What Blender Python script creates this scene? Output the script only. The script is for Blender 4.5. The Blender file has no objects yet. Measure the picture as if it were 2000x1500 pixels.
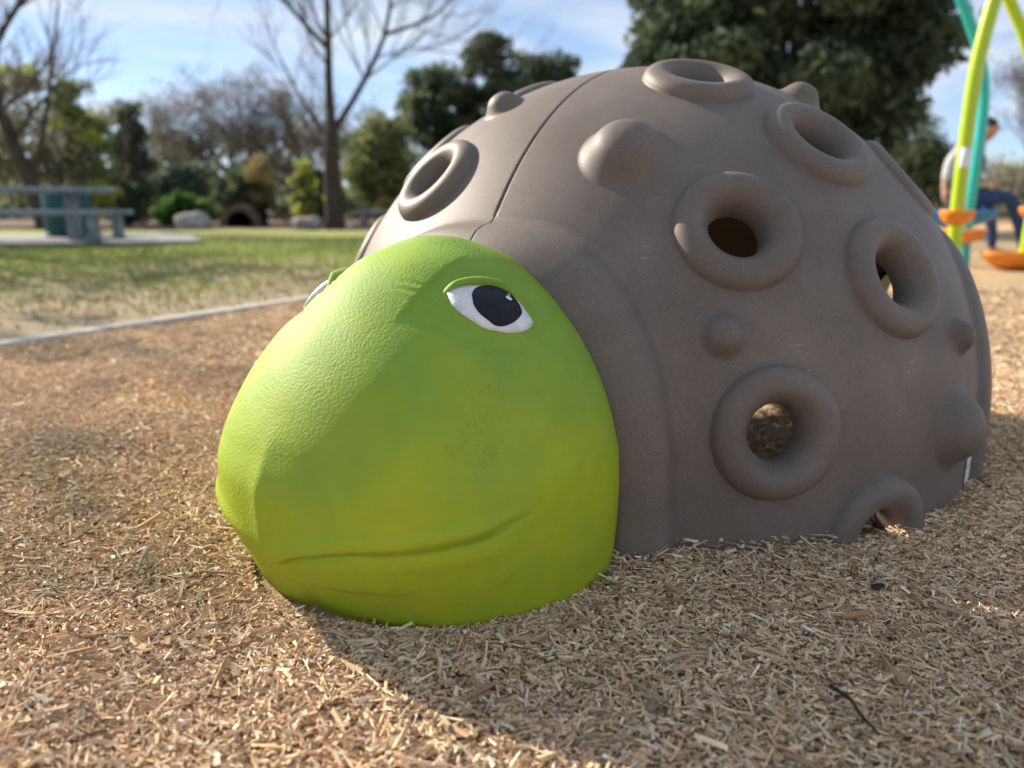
import bpy, math, random
import numpy as np
from mathutils import Vector

scene = bpy.context.scene
COL = scene.collection
rad = math.radians

# ------------------------------------------------------------------ camera
cam_d = bpy.data.cameras.new('camera')
cam = bpy.data.objects.new('camera', cam_d)
COL.objects.link(cam)
cam.location = (0, 0, 0.6)
cam.rotation_euler = (rad(90 - 13.117), 0, 0)
cam_d.sensor_width = 36
cam_d.lens = 27.036
cam_d.clip_start = 0.02
cam_d.clip_end = 2000
cam_d.dof.use_dof = True
cam_d.dof.focus_distance = 1.24
cam_d.dof.aperture_fstop = 2.2
cam_d.dof.aperture_blades = 0
scene.camera = cam

# ------------------------------------------------------------------ sky
SUN_EL = 30.0
SHADOW_AZ = -37.5            # direction shadows fall, degrees from +X
world = bpy.data.worlds.new('World')
scene.world = world
world.use_nodes = True
wn, wl = world.node_tree.nodes, world.node_tree.links
wn.clear()
w_out = wn.new('ShaderNodeOutputWorld')
w_bg = wn.new('ShaderNodeBackground')
w_bg.inputs['Strength'].default_value = 0.079
sky = wn.new('ShaderNodeTexSky')
sky.sky_type = 'NISHITA'
sky.sun_disc = False
sky.sun_elevation = rad(SUN_EL)
sky.sun_rotation = rad(90 - (SHADOW_AZ + 180))
sky.air_density = 0.6
sky.dust_density = 0.15
sky.ozone_density = 2.5
tc = wn.new('ShaderNodeTexCoord')
mp = wn.new('ShaderNodeMapping')
mp.inputs['Scale'].default_value = (1.0, 1.0, 5.5)
mp.inputs['Rotation'].default_value = (0, rad(6), rad(20))
nz = wn.new('ShaderNodeTexNoise')
nz.inputs['Scale'].default_value = 2.3
nz.inputs['Detail'].default_value = 7
nz.inputs['Roughness'].default_value = 0.55
nz.inputs['Distortion'].default_value = 0.6
ramp = wn.new('ShaderNodeValToRGB')
ramp.color_ramp.elements[0].position = 0.42
ramp.color_ramp.elements[0].color = (0.22, 0.22, 0.22, 1)
ramp.color_ramp.elements[1].position = 0.66
ramp.color_ramp.elements[1].color = (0.92, 0.92, 0.92, 1)
cmix = wn.new('ShaderNodeMix')
cmix.data_type = 'RGBA'
cmix.inputs[7].default_value = (5.3, 5.8, 6.3, 1)      # thin lit cirrus
wl.new(tc.outputs['Generated'], mp.inputs['Vector'])
wl.new(mp.outputs['Vector'], nz.inputs['Vector'])
wl.new(nz.outputs['Fac'], ramp.inputs['Fac'])
wl.new(ramp.outputs['Color'], cmix.inputs[0])
wl.new(sky.outputs['Color'], cmix.inputs[6])
wl.new(cmix.outputs[2], w_bg.inputs['Color'])
wl.new(w_bg.outputs['Background'], w_out.inputs['Surface'])

# ------------------------------------------------------------------ sun
sun_d = bpy.data.lights.new('sun', 'SUN')
sun_d.energy = 4.5
sun_d.angle = rad(0.55)
sun_d.color = (1.0, 0.89, 0.74)
sun = bpy.data.objects.new('sun', sun_d)
COL.objects.link(sun)
_a, _e = rad(SHADOW_AZ), rad(SUN_EL)
sun.rotation_euler = Vector((math.cos(_a) * math.cos(_e), math.sin(_a) * math.cos(_e), -math.sin(_e))).to_track_quat('-Z', 'Y').to_euler()
sun.location = (-8, 6, 9)

# ------------------------------------------------------------------ exposure
scene.view_settings.view_transform = 'Standard'
scene.view_settings.look = 'None'
scene.view_settings.gamma = 1.0
scene.view_settings.use_curve_mapping = False
scene.view_settings.exposure = 1.08
scene.cycles.max_bounces = 8
scene.cycles.diffuse_bounces = 5
scene.cycles.transmission_bounces = 3

# ================================================================== helpers
def tag(o, label=None, cat=None, group=None, kind=None):
    if label: o['label'] = label
    if cat: o['category'] = cat
    if group: o['group'] = group
    if kind: o['kind'] = kind
    return o

def link(o, parent=None):
    COL.objects.link(o)
    if parent is not None:
        o.parent = parent
    return o

def empty(name, loc=(0, 0, 0), rz=0.0):
    o = bpy.data.objects.new(name, None)
    o.empty_display_size = 0.1
    o.location = loc
    o.rotation_euler = (0, 0, rz)
    return link(o)

def np_mesh(name, V, F, mat=None, smooth=True, attrs=None):
    """V (n,3); F (m,3|4) int array, or a list of such arrays."""
    me = bpy.data.meshes.new(name)
    V = np.asarray(V, np.float32)
    Fs = F if isinstance(F, list) and isinstance(F[0], np.ndarray) else [F]
    Fs = [np.asarray(f, np.int32) for f in Fs if len(f)]
    me.vertices.add(len(V))
    me.vertices.foreach_set('co', V.ravel())
    nl = sum(f.size for f in Fs)
    npoly = sum(len(f) for f in Fs)
    me.loops.add(nl)
    me.loops.foreach_set('vertex_index', np.concatenate([f.ravel() for f in Fs]))
    me.polygons.add(npoly)
    tot = np.concatenate([np.full(len(f), f.shape[1], np.int32) for f in Fs])
    st = np.concatenate([[0], np.cumsum(tot)[:-1]]).astype(np.int32)
    me.polygons.foreach_set('loop_start', st)
    me.polygons.foreach_set('use_smooth', np.full(npoly, bool(smooth)))
    for an, arr in (attrs or {}).items():
        arr = np.asarray(arr, np.float32)
        if arr.ndim == 1:
            me.attributes.new(an, 'FLOAT', 'POINT').data.foreach_set('value', arr)
        else:
            if arr.shape[1] == 3:
                arr = np.c_[arr, np.ones(len(arr), np.float32)]
            me.attributes.new(an, 'FLOAT_COLOR', 'POINT').data.foreach_set('color', arr.astype(np.float32).ravel())
    me.update(calc_edges=True)
    me.validate()
    if mat: me.materials.append(mat)
    return me

def np_obj(name, V, F, mat=None, parent=None, smooth=True, attrs=None):
    return link(bpy.data.objects.new(name, np_mesh(name, V, F, mat, smooth, attrs)), parent)

def quads(nr, nc, closed=False, flip=False):
    """quad indices of a grid with nr rows and nc columns"""
    i = np.arange(nr - 1)[:, None]
    j = np.arange(nc if closed else nc - 1)[None, :]
    j2 = (j + 1) % nc
    f = np.stack([i * nc + j, i * nc + j2, (i + 1) * nc + j2, (i + 1) * nc + j], -1).reshape(-1, 4)
    return f[:, ::-1] if flip else f

class MB:
    """collects boxes and tubes into one mesh"""
    def __init__(self):
        self.v, self.f4, self.f3, self.n = [], [], [], 0
    def add(self, V, F4=None, F3=None):
        V = np.asarray(V, float)
        self.v.append(V)
        if F4 is not None and len(F4): self.f4.append(np.asarray(F4) + self.n)
        if F3 is not None and len(F3): self.f3.append(np.asarray(F3) + self.n)
        self.n += len(V)
        return self
    def box(self, c, s, rz=0.0, bev=0.008, taper=1.0):
        """bevelled box: centre c, size s"""
        hx, hy, hz = s[0] / 2, s[1] / 2, s[2] / 2
        b = min(bev, hx * .45, hy * .45, hz * .45)
        rows = []
        for z, inset in ((-hz, b), (-hz + b, 0), (hz - b, 0), (hz, b)):
            k = taper if z > 0 else 1.0
            x, y = (hx - inset) * k, (hy - inset) * k
            cx, cy = max(hx * k - max(b, inset), .001), max(hy * k - max(b, inset), .001)
            rows.append([(x, -cy), (x, cy), (cx, y), (-cx, y), (-x, cy), (-x, -cy), (-cx, -y), (cx, -y)])
        R = []
        ca, sa = math.cos(rz), math.sin(rz)
        for (z, r) in zip((-hz, -hz + b, hz - b, hz), rows):
            for x, y in r:
                R.append((c[0] + x * ca - y * sa, c[1] + x * sa + y * ca, c[2] + z))
        f = quads(4, 8, closed=True)
        caps = [(0, 7, 6, 1), (1, 6, 5, 2), (2, 5, 4, 3)]
        caps2 = [(24 + a, 24 + d, 24 + c_, 24 + b_) for a, b_, c_, d in caps]
        return self.add(R, np.r_[f, caps, caps2])
    def tube(self, pts, radii, n=12, cap=True):
        pts = np.asarray(pts, float)
        radii = np.broadcast_to(np.asarray(radii, float), (len(pts),))
        t = np.gradient(pts, axis=0)
        t /= np.linalg.norm(t, axis=1)[:, None] + 1e-12
        ref = np.array([0, 0, 1.0]) if abs(t[0, 2]) < .9 else np.array([1.0, 0, 0])
        V = []
        for p, d, r in zip(pts, t, radii):
            a = np.cross(d, ref); a /= np.linalg.norm(a) + 1e-12
            b = np.cross(d, a)
            ref = -np.cross(d, np.cross(d, ref)); ref /= np.linalg.norm(ref) + 1e-12
            th = np.linspace(0, 2 * np.pi, n, endpoint=False)
            V.append(p + r * (np.cos(th)[:, None] * a + np.sin(th)[:, None] * b))
        V = np.concatenate(V)
        f = quads(len(pts), n, closed=True)
        f3 = []
        if cap:
            m = len(V)
            V = np.r_[V, pts[:1], pts[-1:]]
            for j in range(n):
                f3.append((m, (j + 1) % n, j))
                f3.append((m + 1, (len(pts) - 1) * n + j, (len(pts) - 1) * n + (j + 1) % n))
        return self.add(V, f, f3)
    def build(self, name, mat, parent=None, smooth=True):
        F = []
        if self.f4: F.append(np.concatenate(self.f4))
        if self.f3: F.append(np.concatenate(self.f3))
        o = np_obj(name, np.concatenate(self.v), F, mat, parent, smooth)
        return o

def spline(pts, n):
    """Catmull-Rom through the points"""
    P = np.asarray(pts, float)
    P = np.r_[[2 * P[0] - P[1]], P, [2 * P[-1] - P[-2]]]
    out = []
    m = len(P) - 3
    for q in np.linspace(0, m - 1e-6, n):
        i = int(q); t = q - i
        a, b, c, d = P[i:i + 4]
        out.append(.5 * (2 * b + (c - a) * t + (2 * a - 5 * b + 4 * c - d) * t * t + (3 * b - a - 3 * c + d) * t ** 3))
    return np.array(out)

def pchip(x, y, xq):
    x = np.asarray(x, float); y = np.asarray(y, float); xq = np.asarray(xq, float)
    h = np.diff(x); d = np.diff(y) / h; m = np.zeros(len(x))
    for i in range(1, len(x) - 1):
        if d[i - 1] * d[i] > 0:
            w1 = 2 * h[i] + h[i - 1]; w2 = h[i] + 2 * h[i - 1]
            m[i] = (w1 + w2) / (w1 / d[i - 1] + w2 / d[i])
    m[0] = d[0]; m[-1] = d[-1]
    k = np.clip(np.searchsorted(x, xq) - 1, 0, len(h) - 1)
    t = (xq - x[k]) / h[k]
    return (2*t**3-3*t**2+1)*y[k] + (t**3-2*t**2+t)*h[k]*m[k] + (-2*t**3+3*t**2)*y[k+1] + (t**3-t**2)*h[k]*m[k+1]

def vnoise(x, y, seed=0):
    """smooth value noise, vectorised"""
    x = np.asarray(x, float); y = np.asarray(y, float)
    xi = np.floor(x).astype(np.int64); yi = np.floor(y).astype(np.int64)
    fx = x - xi; fy = y - yi
    fx = fx * fx * (3 - 2 * fx); fy = fy * fy * (3 - 2 * fy)
    def hsh(a, b):
        n = (a * 374761393 + b * 668265263 + seed * 974711) & 0x7fffffff
        n = ((n ^ (n >> 13)) * 1274126177) & 0x7fffffff
        return ((n ^ (n >> 16)) & 0xffff) / 65535.0
    return (hsh(xi, yi) * (1 - fx) + hsh(xi + 1, yi) * fx) * (1 - fy) + (hsh(xi, yi + 1) * (1 - fx) + hsh(xi + 1, yi + 1) * fx) * fy

# ================================================================== materials
def mat_new(name):
    m = bpy.data.materials.new(name)
    m.use_nodes = True
    nt = m.node_tree
    b = nt.nodes['Principled BSDF']
    return m, nt.nodes, nt.links, b

def node(nodes, typ, **kw):
    n = nodes.new(typ)
    for k, v in kw.items():
        if k in n.inputs: n.inputs[k].default_value = v
        else: setattr(n, k, v)
    return n

def ramp_node(nodes, stops):
    r = nodes.new('ShaderNodeValToRGB')
    e = r.color_ramp.elements
    while len(e) < len(stops): e.new(0.5)
    for el, (p, c) in zip(e, stops):
        el.position = p
        el.color = c if len(c) == 4 else (*c, 1)
    return r

def mix_node(nodes, links, fac, a, b, blend='MIX'):
    m = nodes.new('ShaderNodeMix'); m.data_type = 'RGBA'; m.blend_type = blend
    for sock, val in ((m.inputs[0], fac), (m.inputs[6], a), (m.inputs[7], b)):
        if hasattr(val, 'is_output'): links.new(val, sock)
        elif isinstance(val, (int, float)): sock.default_value = val
        else: sock.default_value = (*val, 1) if len(val) == 3 else val
    return m.outputs[2]

def noise_mat(name, c1, c2, scale=8.0, detail=5.0, rough=0.7, bump=0.2, bscale=None, stops=(0.35, 0.65), spec=0.5, dist=0.02):
    m, N, L, b = mat_new(name)
    t = node(N, 'ShaderNodeTexCoord')
    n = node(N, 'ShaderNodeTexNoise', Scale=scale, Detail=detail, Roughness=0.6)
    L.new(t.outputs['Object'], n.inputs['Vector'])
    r = ramp_node(N, [(stops[0], c1), (stops[1], c2)])
    L.new(n.outputs['Fac'], r.inputs['Fac'])
    L.new(r.outputs['Color'], b.inputs['Base Color'])
    b.inputs['Roughness'].default_value = rough
    b.inputs['Specular IOR Level'].default_value = spec
    if bump:
        n2 = node(N, 'ShaderNodeTexNoise', Scale=bscale or scale * 6, Detail=4.0)
        L.new(t.outputs['Object'], n2.inputs['Vector'])
        bp = node(N, 'ShaderNodeBump', Strength=bump, Distance=dist)
        L.new(n2.outputs['Fac'], bp.inputs['Height'])
        L.new(bp.outputs['Normal'], b.inputs['Normal'])
    return m

def shell_material():
    m, N, L, b = mat_new('brown moulded plastic')
    t = node(N, 'ShaderNodeTexCoord')
    g = node(N, 'ShaderNodeNewGeometry')
    fine = node(N, 'ShaderNodeTexNoise', Scale=520.0, Detail=2.0)
    big = node(N, 'ShaderNodeTexNoise', Scale=4.5, Detail=6.0, Roughness=0.65)
    L.new(g.outputs['Position'], fine.inputs['Vector'])
    L.new(g.outputs['Position'], big.inputs['Vector'])
    r1 = ramp_node(N, [(0.30, (0.122, 0.099, 0.084)), (0.70, (0.202, 0.167, 0.143))])
    L.new(fine.outputs['Fac'], r1.inputs['Fac'])
    r2 = ramp_node(N, [(0.30, (0.80, 0.79, 0.78)), (0.70, (1.16, 1.16, 1.17))])
    L.new(big.outputs['Fac'], r2.inputs['Fac'])
    col = mix_node(N, L, 1.0, r1.outputs['Color'], r2.outputs['Color'], 'MULTIPLY')
    # pale scuffs: thin stretched streaks
    mpn = node(N, 'ShaderNodeMapping')
    mpn.inputs['Rotation'].default_value = (0.5, 0.9, 0.4)
    mpn.inputs['Scale'].default_value = (6, 60, 60)
    L.new(g.outputs['Position'], mpn.inputs['Vector'])
    sc = node(N, 'ShaderNodeTexNoise', Scale=4.0, Detail=3.0)
    L.new(mpn.outputs['Vector'], sc.inputs['Vector'])
    patch = node(N, 'ShaderNodeTexNoise', Scale=9.0, Detail=2.0)
    L.new(g.outputs['Position'], patch.inputs['Vector'])
    mul = node(N, 'ShaderNodeMath', operation='MULTIPLY')
    L.new(sc.outputs['Fac'], mul.inputs[0]); L.new(patch.outputs['Fac'], mul.inputs[1])
    r3 = ramp_node(N, [(0.440, (0, 0, 0)), (0.50, (0.45, 0.45, 0.45))])
    L.new(mul.outputs[0], r3.inputs['Fac'])
    col = mix_node(N, L, r3.outputs['Color'], col, (0.42, 0.37, 0.34))
    # dust film near the ground
    sx = node(N, 'ShaderNodeSeparateXYZ'); L.new(g.outputs['Position'], sx.inputs[0])
    mr = node(N, 'ShaderNodeMapRange'); mr.inputs['From Min'].default_value = 0.0; mr.inputs['From Max'].default_value = 0.10
    mr.inputs['To Min'].default_value = 0.28; mr.inputs['To Max'].default_value = 0.0
    L.new(sx.outputs['Z'], mr.inputs['Value'])
    dn = node(N, 'ShaderNodeTexNoise', Scale=22.0, Detail=5.0)
    L.new(g.outputs['Position'], dn.inputs['Vector'])
    dm = node(N, 'ShaderNodeMath', operation='MULTIPLY')
    L.new(mr.outputs[0], dm.inputs[0]); L.new(dn.outputs['Fac'], dm.inputs[1])
    col = mix_node(N, L, dm.outputs[0], col, (0.30, 0.22, 0.15))
    L.new(col, b.inputs['Base Color'])
    b.inputs['Roughness'].default_value = 0.55
    b.inputs['Specular IOR Level'].default_value = 0.32
    bp = node(N, 'ShaderNodeBump', Strength=0.35, Distance=0.0012)
    L.new(fine.outputs['Fac'], bp.inputs['Height'])
    L.new(bp.outputs['Normal'], b.inputs['Normal'])
    return m

def head_material():
    m, N, L, b = mat_new('hand painted green concrete')
    g = node(N, 'ShaderNodeNewGeometry')
    pos = g.outputs['Position']
    big = node(N, 'ShaderNodeTexNoise', Scale=4.2, Detail=3.0, Roughness=0.55)
    L.new(pos, big.inputs['Vector'])
    # airbrushed coats: leaf green above, lime below
    sx = node(N, 'ShaderNodeSeparateXYZ'); L.new(pos, sx.inputs[0])
    mr = node(N, 'ShaderNodeMapRange'); mr.inputs['From Min'].default_value = 0.02; mr.inputs['From Max'].default_value = 0.52
    mr.inputs['To Min'].default_value = 0.66; mr.inputs['To Max'].default_value = 0.36
    L.new(sx.outputs['Z'], mr.inputs['Value'])
    ad = node(N, 'ShaderNodeMath', operation='MULTIPLY_ADD'); ad.inputs[1].default_value = 0.5
    sb = node(N, 'ShaderNodeMath', operation='SUBTRACT'); sb.inputs[1].default_value = 0.25
    L.new(mr.outputs[0], sb.inputs[0])
    L.new(big.outputs['Fac'], ad.inputs[0]); L.new(sb.outputs[0], ad.inputs[2])
    r = ramp_node(N, [(0.18, (0.170, 0.305, 0.050)), (0.42, (0.235, 0.365, 0.046)), (0.60, (0.350, 0.430, 0.024)), (0.82, (0.470, 0.460, 0.012))])
    L.new(ad.outputs[0], r.inputs['Fac'])
    # brush-scale mottling
    med = node(N, 'ShaderNodeTexNoise', Scale=26.0, Detail=6.0, Roughness=0.65)
    L.new(pos, med.inputs['Vector'])
    r2 = ramp_node(N, [(0.3, (0.92, 0.94, 0.93)), (0.72, (1.06, 1.05, 1.04))])
    L.new(med.outputs['Fac'], r2.inputs['Fac'])
    col = mix_node(N, L, 1.0, r.outputs['Color'], r2.outputs['Color'], 'MULTIPLY')
    # small dark scuffs
    v = node(N, 'ShaderNodeTexNoise', Scale=110.0, Detail=3.0, Distortion=1.2)
    L.new(pos, v.inputs['Vector'])
    v2 = node(N, 'ShaderNodeTexNoise', Scale=7.0, Detail=2.0)
    L.new(pos, v2.inputs['Vector'])
    mul = node(N, 'ShaderNodeMath', operation='MULTIPLY')
    L.new(v.outputs['Fac'], mul.inputs[0]); L.new(v2.outputs['Fac'], mul.inputs[1])
    r3 = ramp_node(N, [(0.39, (0, 0, 0)), (0.48, (0.28, 0.28, 0.28))])
    L.new(mul.outputs[0], r3.inputs['Fac'])
    col = mix_node(N, L, r3.outputs['Color'], col, (0.12, 0.18, 0.045))
    L.new(col, b.inputs['Base Color'])
    b.inputs['Roughness'].default_value = 0.62
    b.inputs['Specular IOR Level'].default_value = 0.22
    # stippled trowel texture
    st = node(N, 'ShaderNodeTexNoise', Scale=250.0, Detail=5.0, Roughness=0.6)
    L.new(pos, st.inputs['Vector'])
    st2 = node(N, 'ShaderNodeTexVoronoi', Scale=240.0); st2.feature = 'SMOOTH_F1'
    L.new(pos, st2.inputs['Vector'])
    am = node(N, 'ShaderNodeMath', operation='ADD')
    L.new(st.outputs['Fac'], am.inputs[0]); L.new(st2.outputs['Distance'], am.inputs[1])
    bp = node(N, 'ShaderNodeBump', Strength=0.36, Distance=0.0018)
    L.new(am.outputs[0], bp.inputs['Height'])
    L.new(bp.outputs['Normal'], b.inputs['Normal'])
    return m

def attr_color_mat(name, rough=0.85, spec=0.2, transl=0.0, noise=0.0, nscale=200.0):
    m, N, L, b = mat_new(name)
    a = node(N, 'ShaderNodeVertexColor'); a.layer_name = 'Col'
    col = a.outputs['Color']
    if noise:
        g = node(N, 'ShaderNodeNewGeometry')
        mpn = node(N, 'ShaderNodeTexNoise', Scale=nscale, Detail=3.0)
        L.new(g.outputs['Position'], mpn.inputs['Vector'])
        r = ramp_node(N, [(0.3, (1 - noise,) * 3), (0.7, (1 + noise,) * 3)])
        L.new(mpn.outputs['Fac'], r.inputs['Fac'])
        col = mix_node(N, L, 1.0, col, r.outputs['Color'], 'MULTIPLY')
    L.new(col, b.inputs['Base Color'])
    b.inputs['Roughness'].default_value = rough
    b.inputs['Specular IOR Level'].default_value = spec
    if transl:
        out = N['Material Output']
        tr = node(N, 'ShaderNodeBsdfTranslucent'); L.new(col, tr.inputs['Color'])
        mx = node(N, 'ShaderNodeMixShader'); mx.inputs[0].default_value = transl
        L.new(b.outputs[0], mx.inputs[1]); L.new(tr.outputs[0], mx.inputs[2])
        L.new(mx.outputs[0], out.inputs['Surface'])
    return m

def plain(name, c, rough=0.5, spec=0.5, var=0.12, scale=20.0, bump=0.0, metallic=0.0):
    lo = tuple(x * (1 - var) for x in c); hi = tuple(min(1, x * (1 + var)) for x in c)
    m = noise_mat(name, lo, hi, scale=scale, rough=rough, bump=bump, spec=spec)
    m.node_tree.nodes['Principled BSDF'].inputs['Metallic'].default_value = metallic
    return m

M = {}
M['shell'] = shell_material()
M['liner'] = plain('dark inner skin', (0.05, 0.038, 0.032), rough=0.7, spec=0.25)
M['head'] = head_material()
M['eyewhite'] = noise_mat('white eye paint', (0.62, 0.63, 0.66), (0.78, 0.79, 0.80), scale=60, rough=0.45, bump=0.35, bscale=190, dist=0.003)
M['pupil'] = noise_mat('black eye paint', (0.006, 0.008, 0.014), (0.016, 0.018, 0.026), scale=80, rough=0.5, bump=0.15, bscale=160, dist=0.003, spec=0.2)
M['glint'] = plain('white dot paint', (0.80, 0.80, 0.82), rough=0.4)
M['chip'] = attr_color_mat('wood chips', rough=0.9, spec=0.12, noise=0.25, nscale=420.0)
M['leaf'] = attr_color_mat('leaves', rough=0.6, spec=0.25, transl=0.5)
M['grass'] = attr_color_mat('grass blades', rough=0.6, spec=0.3, transl=0.25)
M['bark'] = noise_mat('grey brown bark', (0.045, 0.036, 0.030), (0.100, 0.082, 0.068), scale=14, rough=0.95, bump=0.6, bscale=30, spec=0.1)
M['twig'] = noise_mat('pale grey twigs', (0.11, 0.09, 0.078), (0.22, 0.19, 0.17), scale=6, rough=0.95, bump=0, spec=0.1)
M['concrete'] = noise_mat('weathered concrete', (0.20, 0.205, 0.21), (0.34, 0.345, 0.345), scale=7, rough=0.92, bump=0.3, bscale=90, spec=0.2)
M['tablecon'] = noise_mat('blue grey cast concrete', (0.17, 0.20, 0.225), (0.28, 0.31, 0.335), scale=9, rough=0.85, bump=0.25, bscale=120, spec=0.25)
M['kerb'] = noise_mat('pale kerb concrete', (0.36, 0.35, 0.32), (0.52, 0.51, 0.47), scale=12, rough=0.95, bump=0.4, bscale=70, spec=0.15)
M['teal'] = plain('teal coated metal', (0.010, 0.095, 0.095), rough=0.45)
M['tealpost'] = plain('bright teal powder coat', (0.020, 0.42, 0.40), rough=0.3, spec=0.6, var=0.05)
M['lime'] = plain('lime green powder coat', (0.42, 0.58, 0.010), rough=0.3, spec=0.6, var=0.05)
M['orange'] = plain('orange moulded plastic', (0.72, 0.23, 0.020), rough=0.42, var=0.08)
M['blue'] = plain('blue moulded plastic', (0.030, 0.20, 0.44), rough=0.4, var=0.08)
M['white'] = plain('white label', (0.75, 0.75, 0.74), rough=0.5, var=0.04)
M['black'] = plain('black label strip', (0.012, 0.012, 0.013), rough=0.5)
M['rock'] = noise_mat('grey granite', (0.22, 0.20, 0.19), (0.46, 0.43, 0.40), scale=5, rough=0.9, bump=0.6, bscale=24, spec=0.2, dist=0.05)
M['brick'] = noise_mat('brown stone', (0.10, 0.065, 0.045), (0.20, 0.14, 0.10), scale=9, rough=0.9, bump=0.5, bscale=30, spec=0.2)
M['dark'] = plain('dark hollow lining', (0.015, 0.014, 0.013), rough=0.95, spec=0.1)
M['skin'] = noise_mat('skin', (0.40, 0.20, 0.13), (0.50, 0.27, 0.19), scale=8, rough=0.55, bump=0)
M['sleeve'] = noise_mat('light grey knit', (0.42, 0.43, 0.45), (0.58, 0.59, 0.60), scale=20, rough=0.9, bump=0.3, bscale=90, spec=0.2)
M['vest'] = noise_mat('charcoal vest', (0.022, 0.024, 0.028), (0.045, 0.048, 0.055), scale=12, rough=0.8, bump=0.4, bscale=30, spec=0.3)
M['denim'] = noise_mat('blue denim', (0.03, 0.05, 0.11), (0.06, 0.095, 0.19), scale=15, rough=0.9, bump=0.3, bscale=120, spec=0.2)
M['hair'] = noise_mat('dark brown hair', (0.012, 0.008, 0.006), (0.035, 0.022, 0.015), scale=30, rough=0.5, bump=0.4, bscale=60)
M['shoe'] = plain('dark shoe', (0.02, 0.02, 0.024), rough=0.6)

def ground_material(name, stops, s1, s2, bump, dist, rough=0.95):
    m, N, L, b = mat_new(name)
    g = node(N, 'ShaderNodeNewGeometry'); pos = g.outputs['Position']
    n1 = node(N, 'ShaderNodeTexNoise', Scale=s1, Detail=8.0, Roughness=0.7)
    n2 = node(N, 'ShaderNodeTexNoise', Scale=s2, Detail=4.0)
    L.new(pos, n1.inputs['Vector']); L.new(pos, n2.inputs['Vector'])
    r = ramp_node(N, stops); L.new(n1.outputs['Fac'], r.inputs['Fac'])
    r2 = ramp_node(N, [(0.3, (0.8, 0.79, 0.78)), (0.7, (1.15, 1.15, 1.15))])
    L.new(n2.outputs['Fac'], r2.inputs['Fac'])
    col = mix_node(N, L, 1.0, r.outputs['Color'], r2.outputs['Color'], 'MULTIPLY')
    L.new(col, b.inputs['Base Color'])
    b.inputs['Roughness'].default_value = rough
    b.inputs['Specular IOR Level'].default_value = 0.1
    bp = node(N, 'ShaderNodeBump', Strength=bump, Distance=dist)
    L.new(n1.outputs['Fac'], bp.inputs['Height']); L.new(bp.outputs['Normal'], b.inputs['Normal'])
    return m

M['mulch'] = ground_material('wood fibre bed', [(0.30, (0.24, 0.155, 0.085)), (0.47, (0.54, 0.38, 0.22)), (0.62, (0.72, 0.55, 0.34)), (0.75, (0.82, 0.68, 0.47))], 75.0, 1.3, 1.0, 0.02)
M['dirt'] = ground_material('bare soil and leaf litter', [(0.3, (0.085, 0.060, 0.045)), (0.55, (0.20, 0.145, 0.105)), (0.75, (0.32, 0.25, 0.19))], 7.0, 0.5, 0.7, 0.05)

def lawn_material():
    m, N, L, b = mat_new('patchy winter lawn')
    g = node(N, 'ShaderNodeNewGeometry'); pos = g.outputs['Position']
    fine = node(N, 'ShaderNodeTexNoise', Scale=42.0, Detail=6.0, Roughness=0.7)
    mid = node(N, 'ShaderNodeTexNoise', Scale=1.6, Detail=6.0, Roughness=0.62)
    L.new(pos, fine.inputs['Vector']); L.new(pos, mid.inputs['Vector'])
    green = ramp_node(N, [(0.3, (0.175, 0.195, 0.050)), (0.7, (0.40, 0.42, 0.130))])
    dry = ramp_node(N, [(0.3, (0.24, 0.185, 0.115)), (0.7, (0.50, 0.41, 0.27))])
    L.new(fine.outputs['Fac'], green.inputs['Fac']); L.new(fine.outputs['Fac'], dry.inputs['Fac'])
    at = node(N, 'ShaderNodeAttribute'); at.attribute_name = 'dry'
    ad = node(N, 'ShaderNodeMath', operation='ADD')
    L.new(mid.outputs['Fac'], ad.inputs[0]); L.new(at.outputs['Fac'], ad.inputs[1])
    r = ramp_node(N, [(0.58, (0, 0, 0)), (0.80, (1, 1, 1))]); L.new(ad.outputs[0], r.inputs['Fac'])
    col = mix_node(N, L, r.outputs['Color'], green.outputs['Color'], dry.outputs['Color'])
    L.new(col, b.inputs['Base Color'])
    b.inputs['Roughness'].default_value = 0.9
    b.inputs['Specular IOR Level'].default_value = 0.15
    bp = node(N, 'ShaderNodeBump', Strength=0.8, Distance=0.03)
    L.new(fine.outputs['Fac'], bp.inputs['Height']); L.new(bp.outputs['Normal'], b.inputs['Normal'])
    return m
M['lawn'] = lawn_material()

# ================================================================== ground
CX, CY, Z0, R = 0.345, 2.075, 0.12, 0.81          # dome centre and radius
AH = rad(-124.5)                                   # direction the head points
HU = np.array([math.cos(AH), math.sin(AH), 0.0])
HV = np.array([-math.sin(AH), math.cos(AH), 0.0])
HO = np.array([CX, CY, 0.0])

KY = [-8, 0, 1.6, 3.35, 4.8, 6.8, 9.8, 13, 20, 32, 60]
KX = [-5.5, -3.75, -3.05, -2.265, -1.50, -0.55, 0.5, 1.5, 3.2, 6.0, 12.0]
def kx(y): return pchip(KY, KX, np.asarray(y, float))

def hz(x, y):
    """height of the loose fill"""
    x = np.asarray(x, float); y = np.asarray(y, float)
    h = (vnoise(x * 1.7, y * 1.7, 1) - .5) * .040 + (vnoise(x * 5, y * 5, 2) - .5) * .014 + (vnoise(x * 14, y * 14, 3) - .5) * .006
    near = np.exp(-((np.hypot(x - CX, y - CY) - .85) / .09) ** 2)
    du_ = (x - CX) * HU[0] + (y - CY) * HU[1]; dv_ = (x - CX) * HV[0] + (y - CY) * HV[1]
    foot = np.exp(-((np.hypot((du_ - .85) / .36, dv_ / .35) - 1.0) / .22) ** 2) * (du_ > .80)      # scooped out round the head
    return h * .8 + near * .006 - .011 - .011 * foot

g = np_obj('ground', [(-400, -60, -.09), (400, -60, -.09), (400, 900, -.09), (-400, 900, -.09)], [(0, 1, 2, 3)], M['dirt'])
tag(g, kind='structure')

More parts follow.
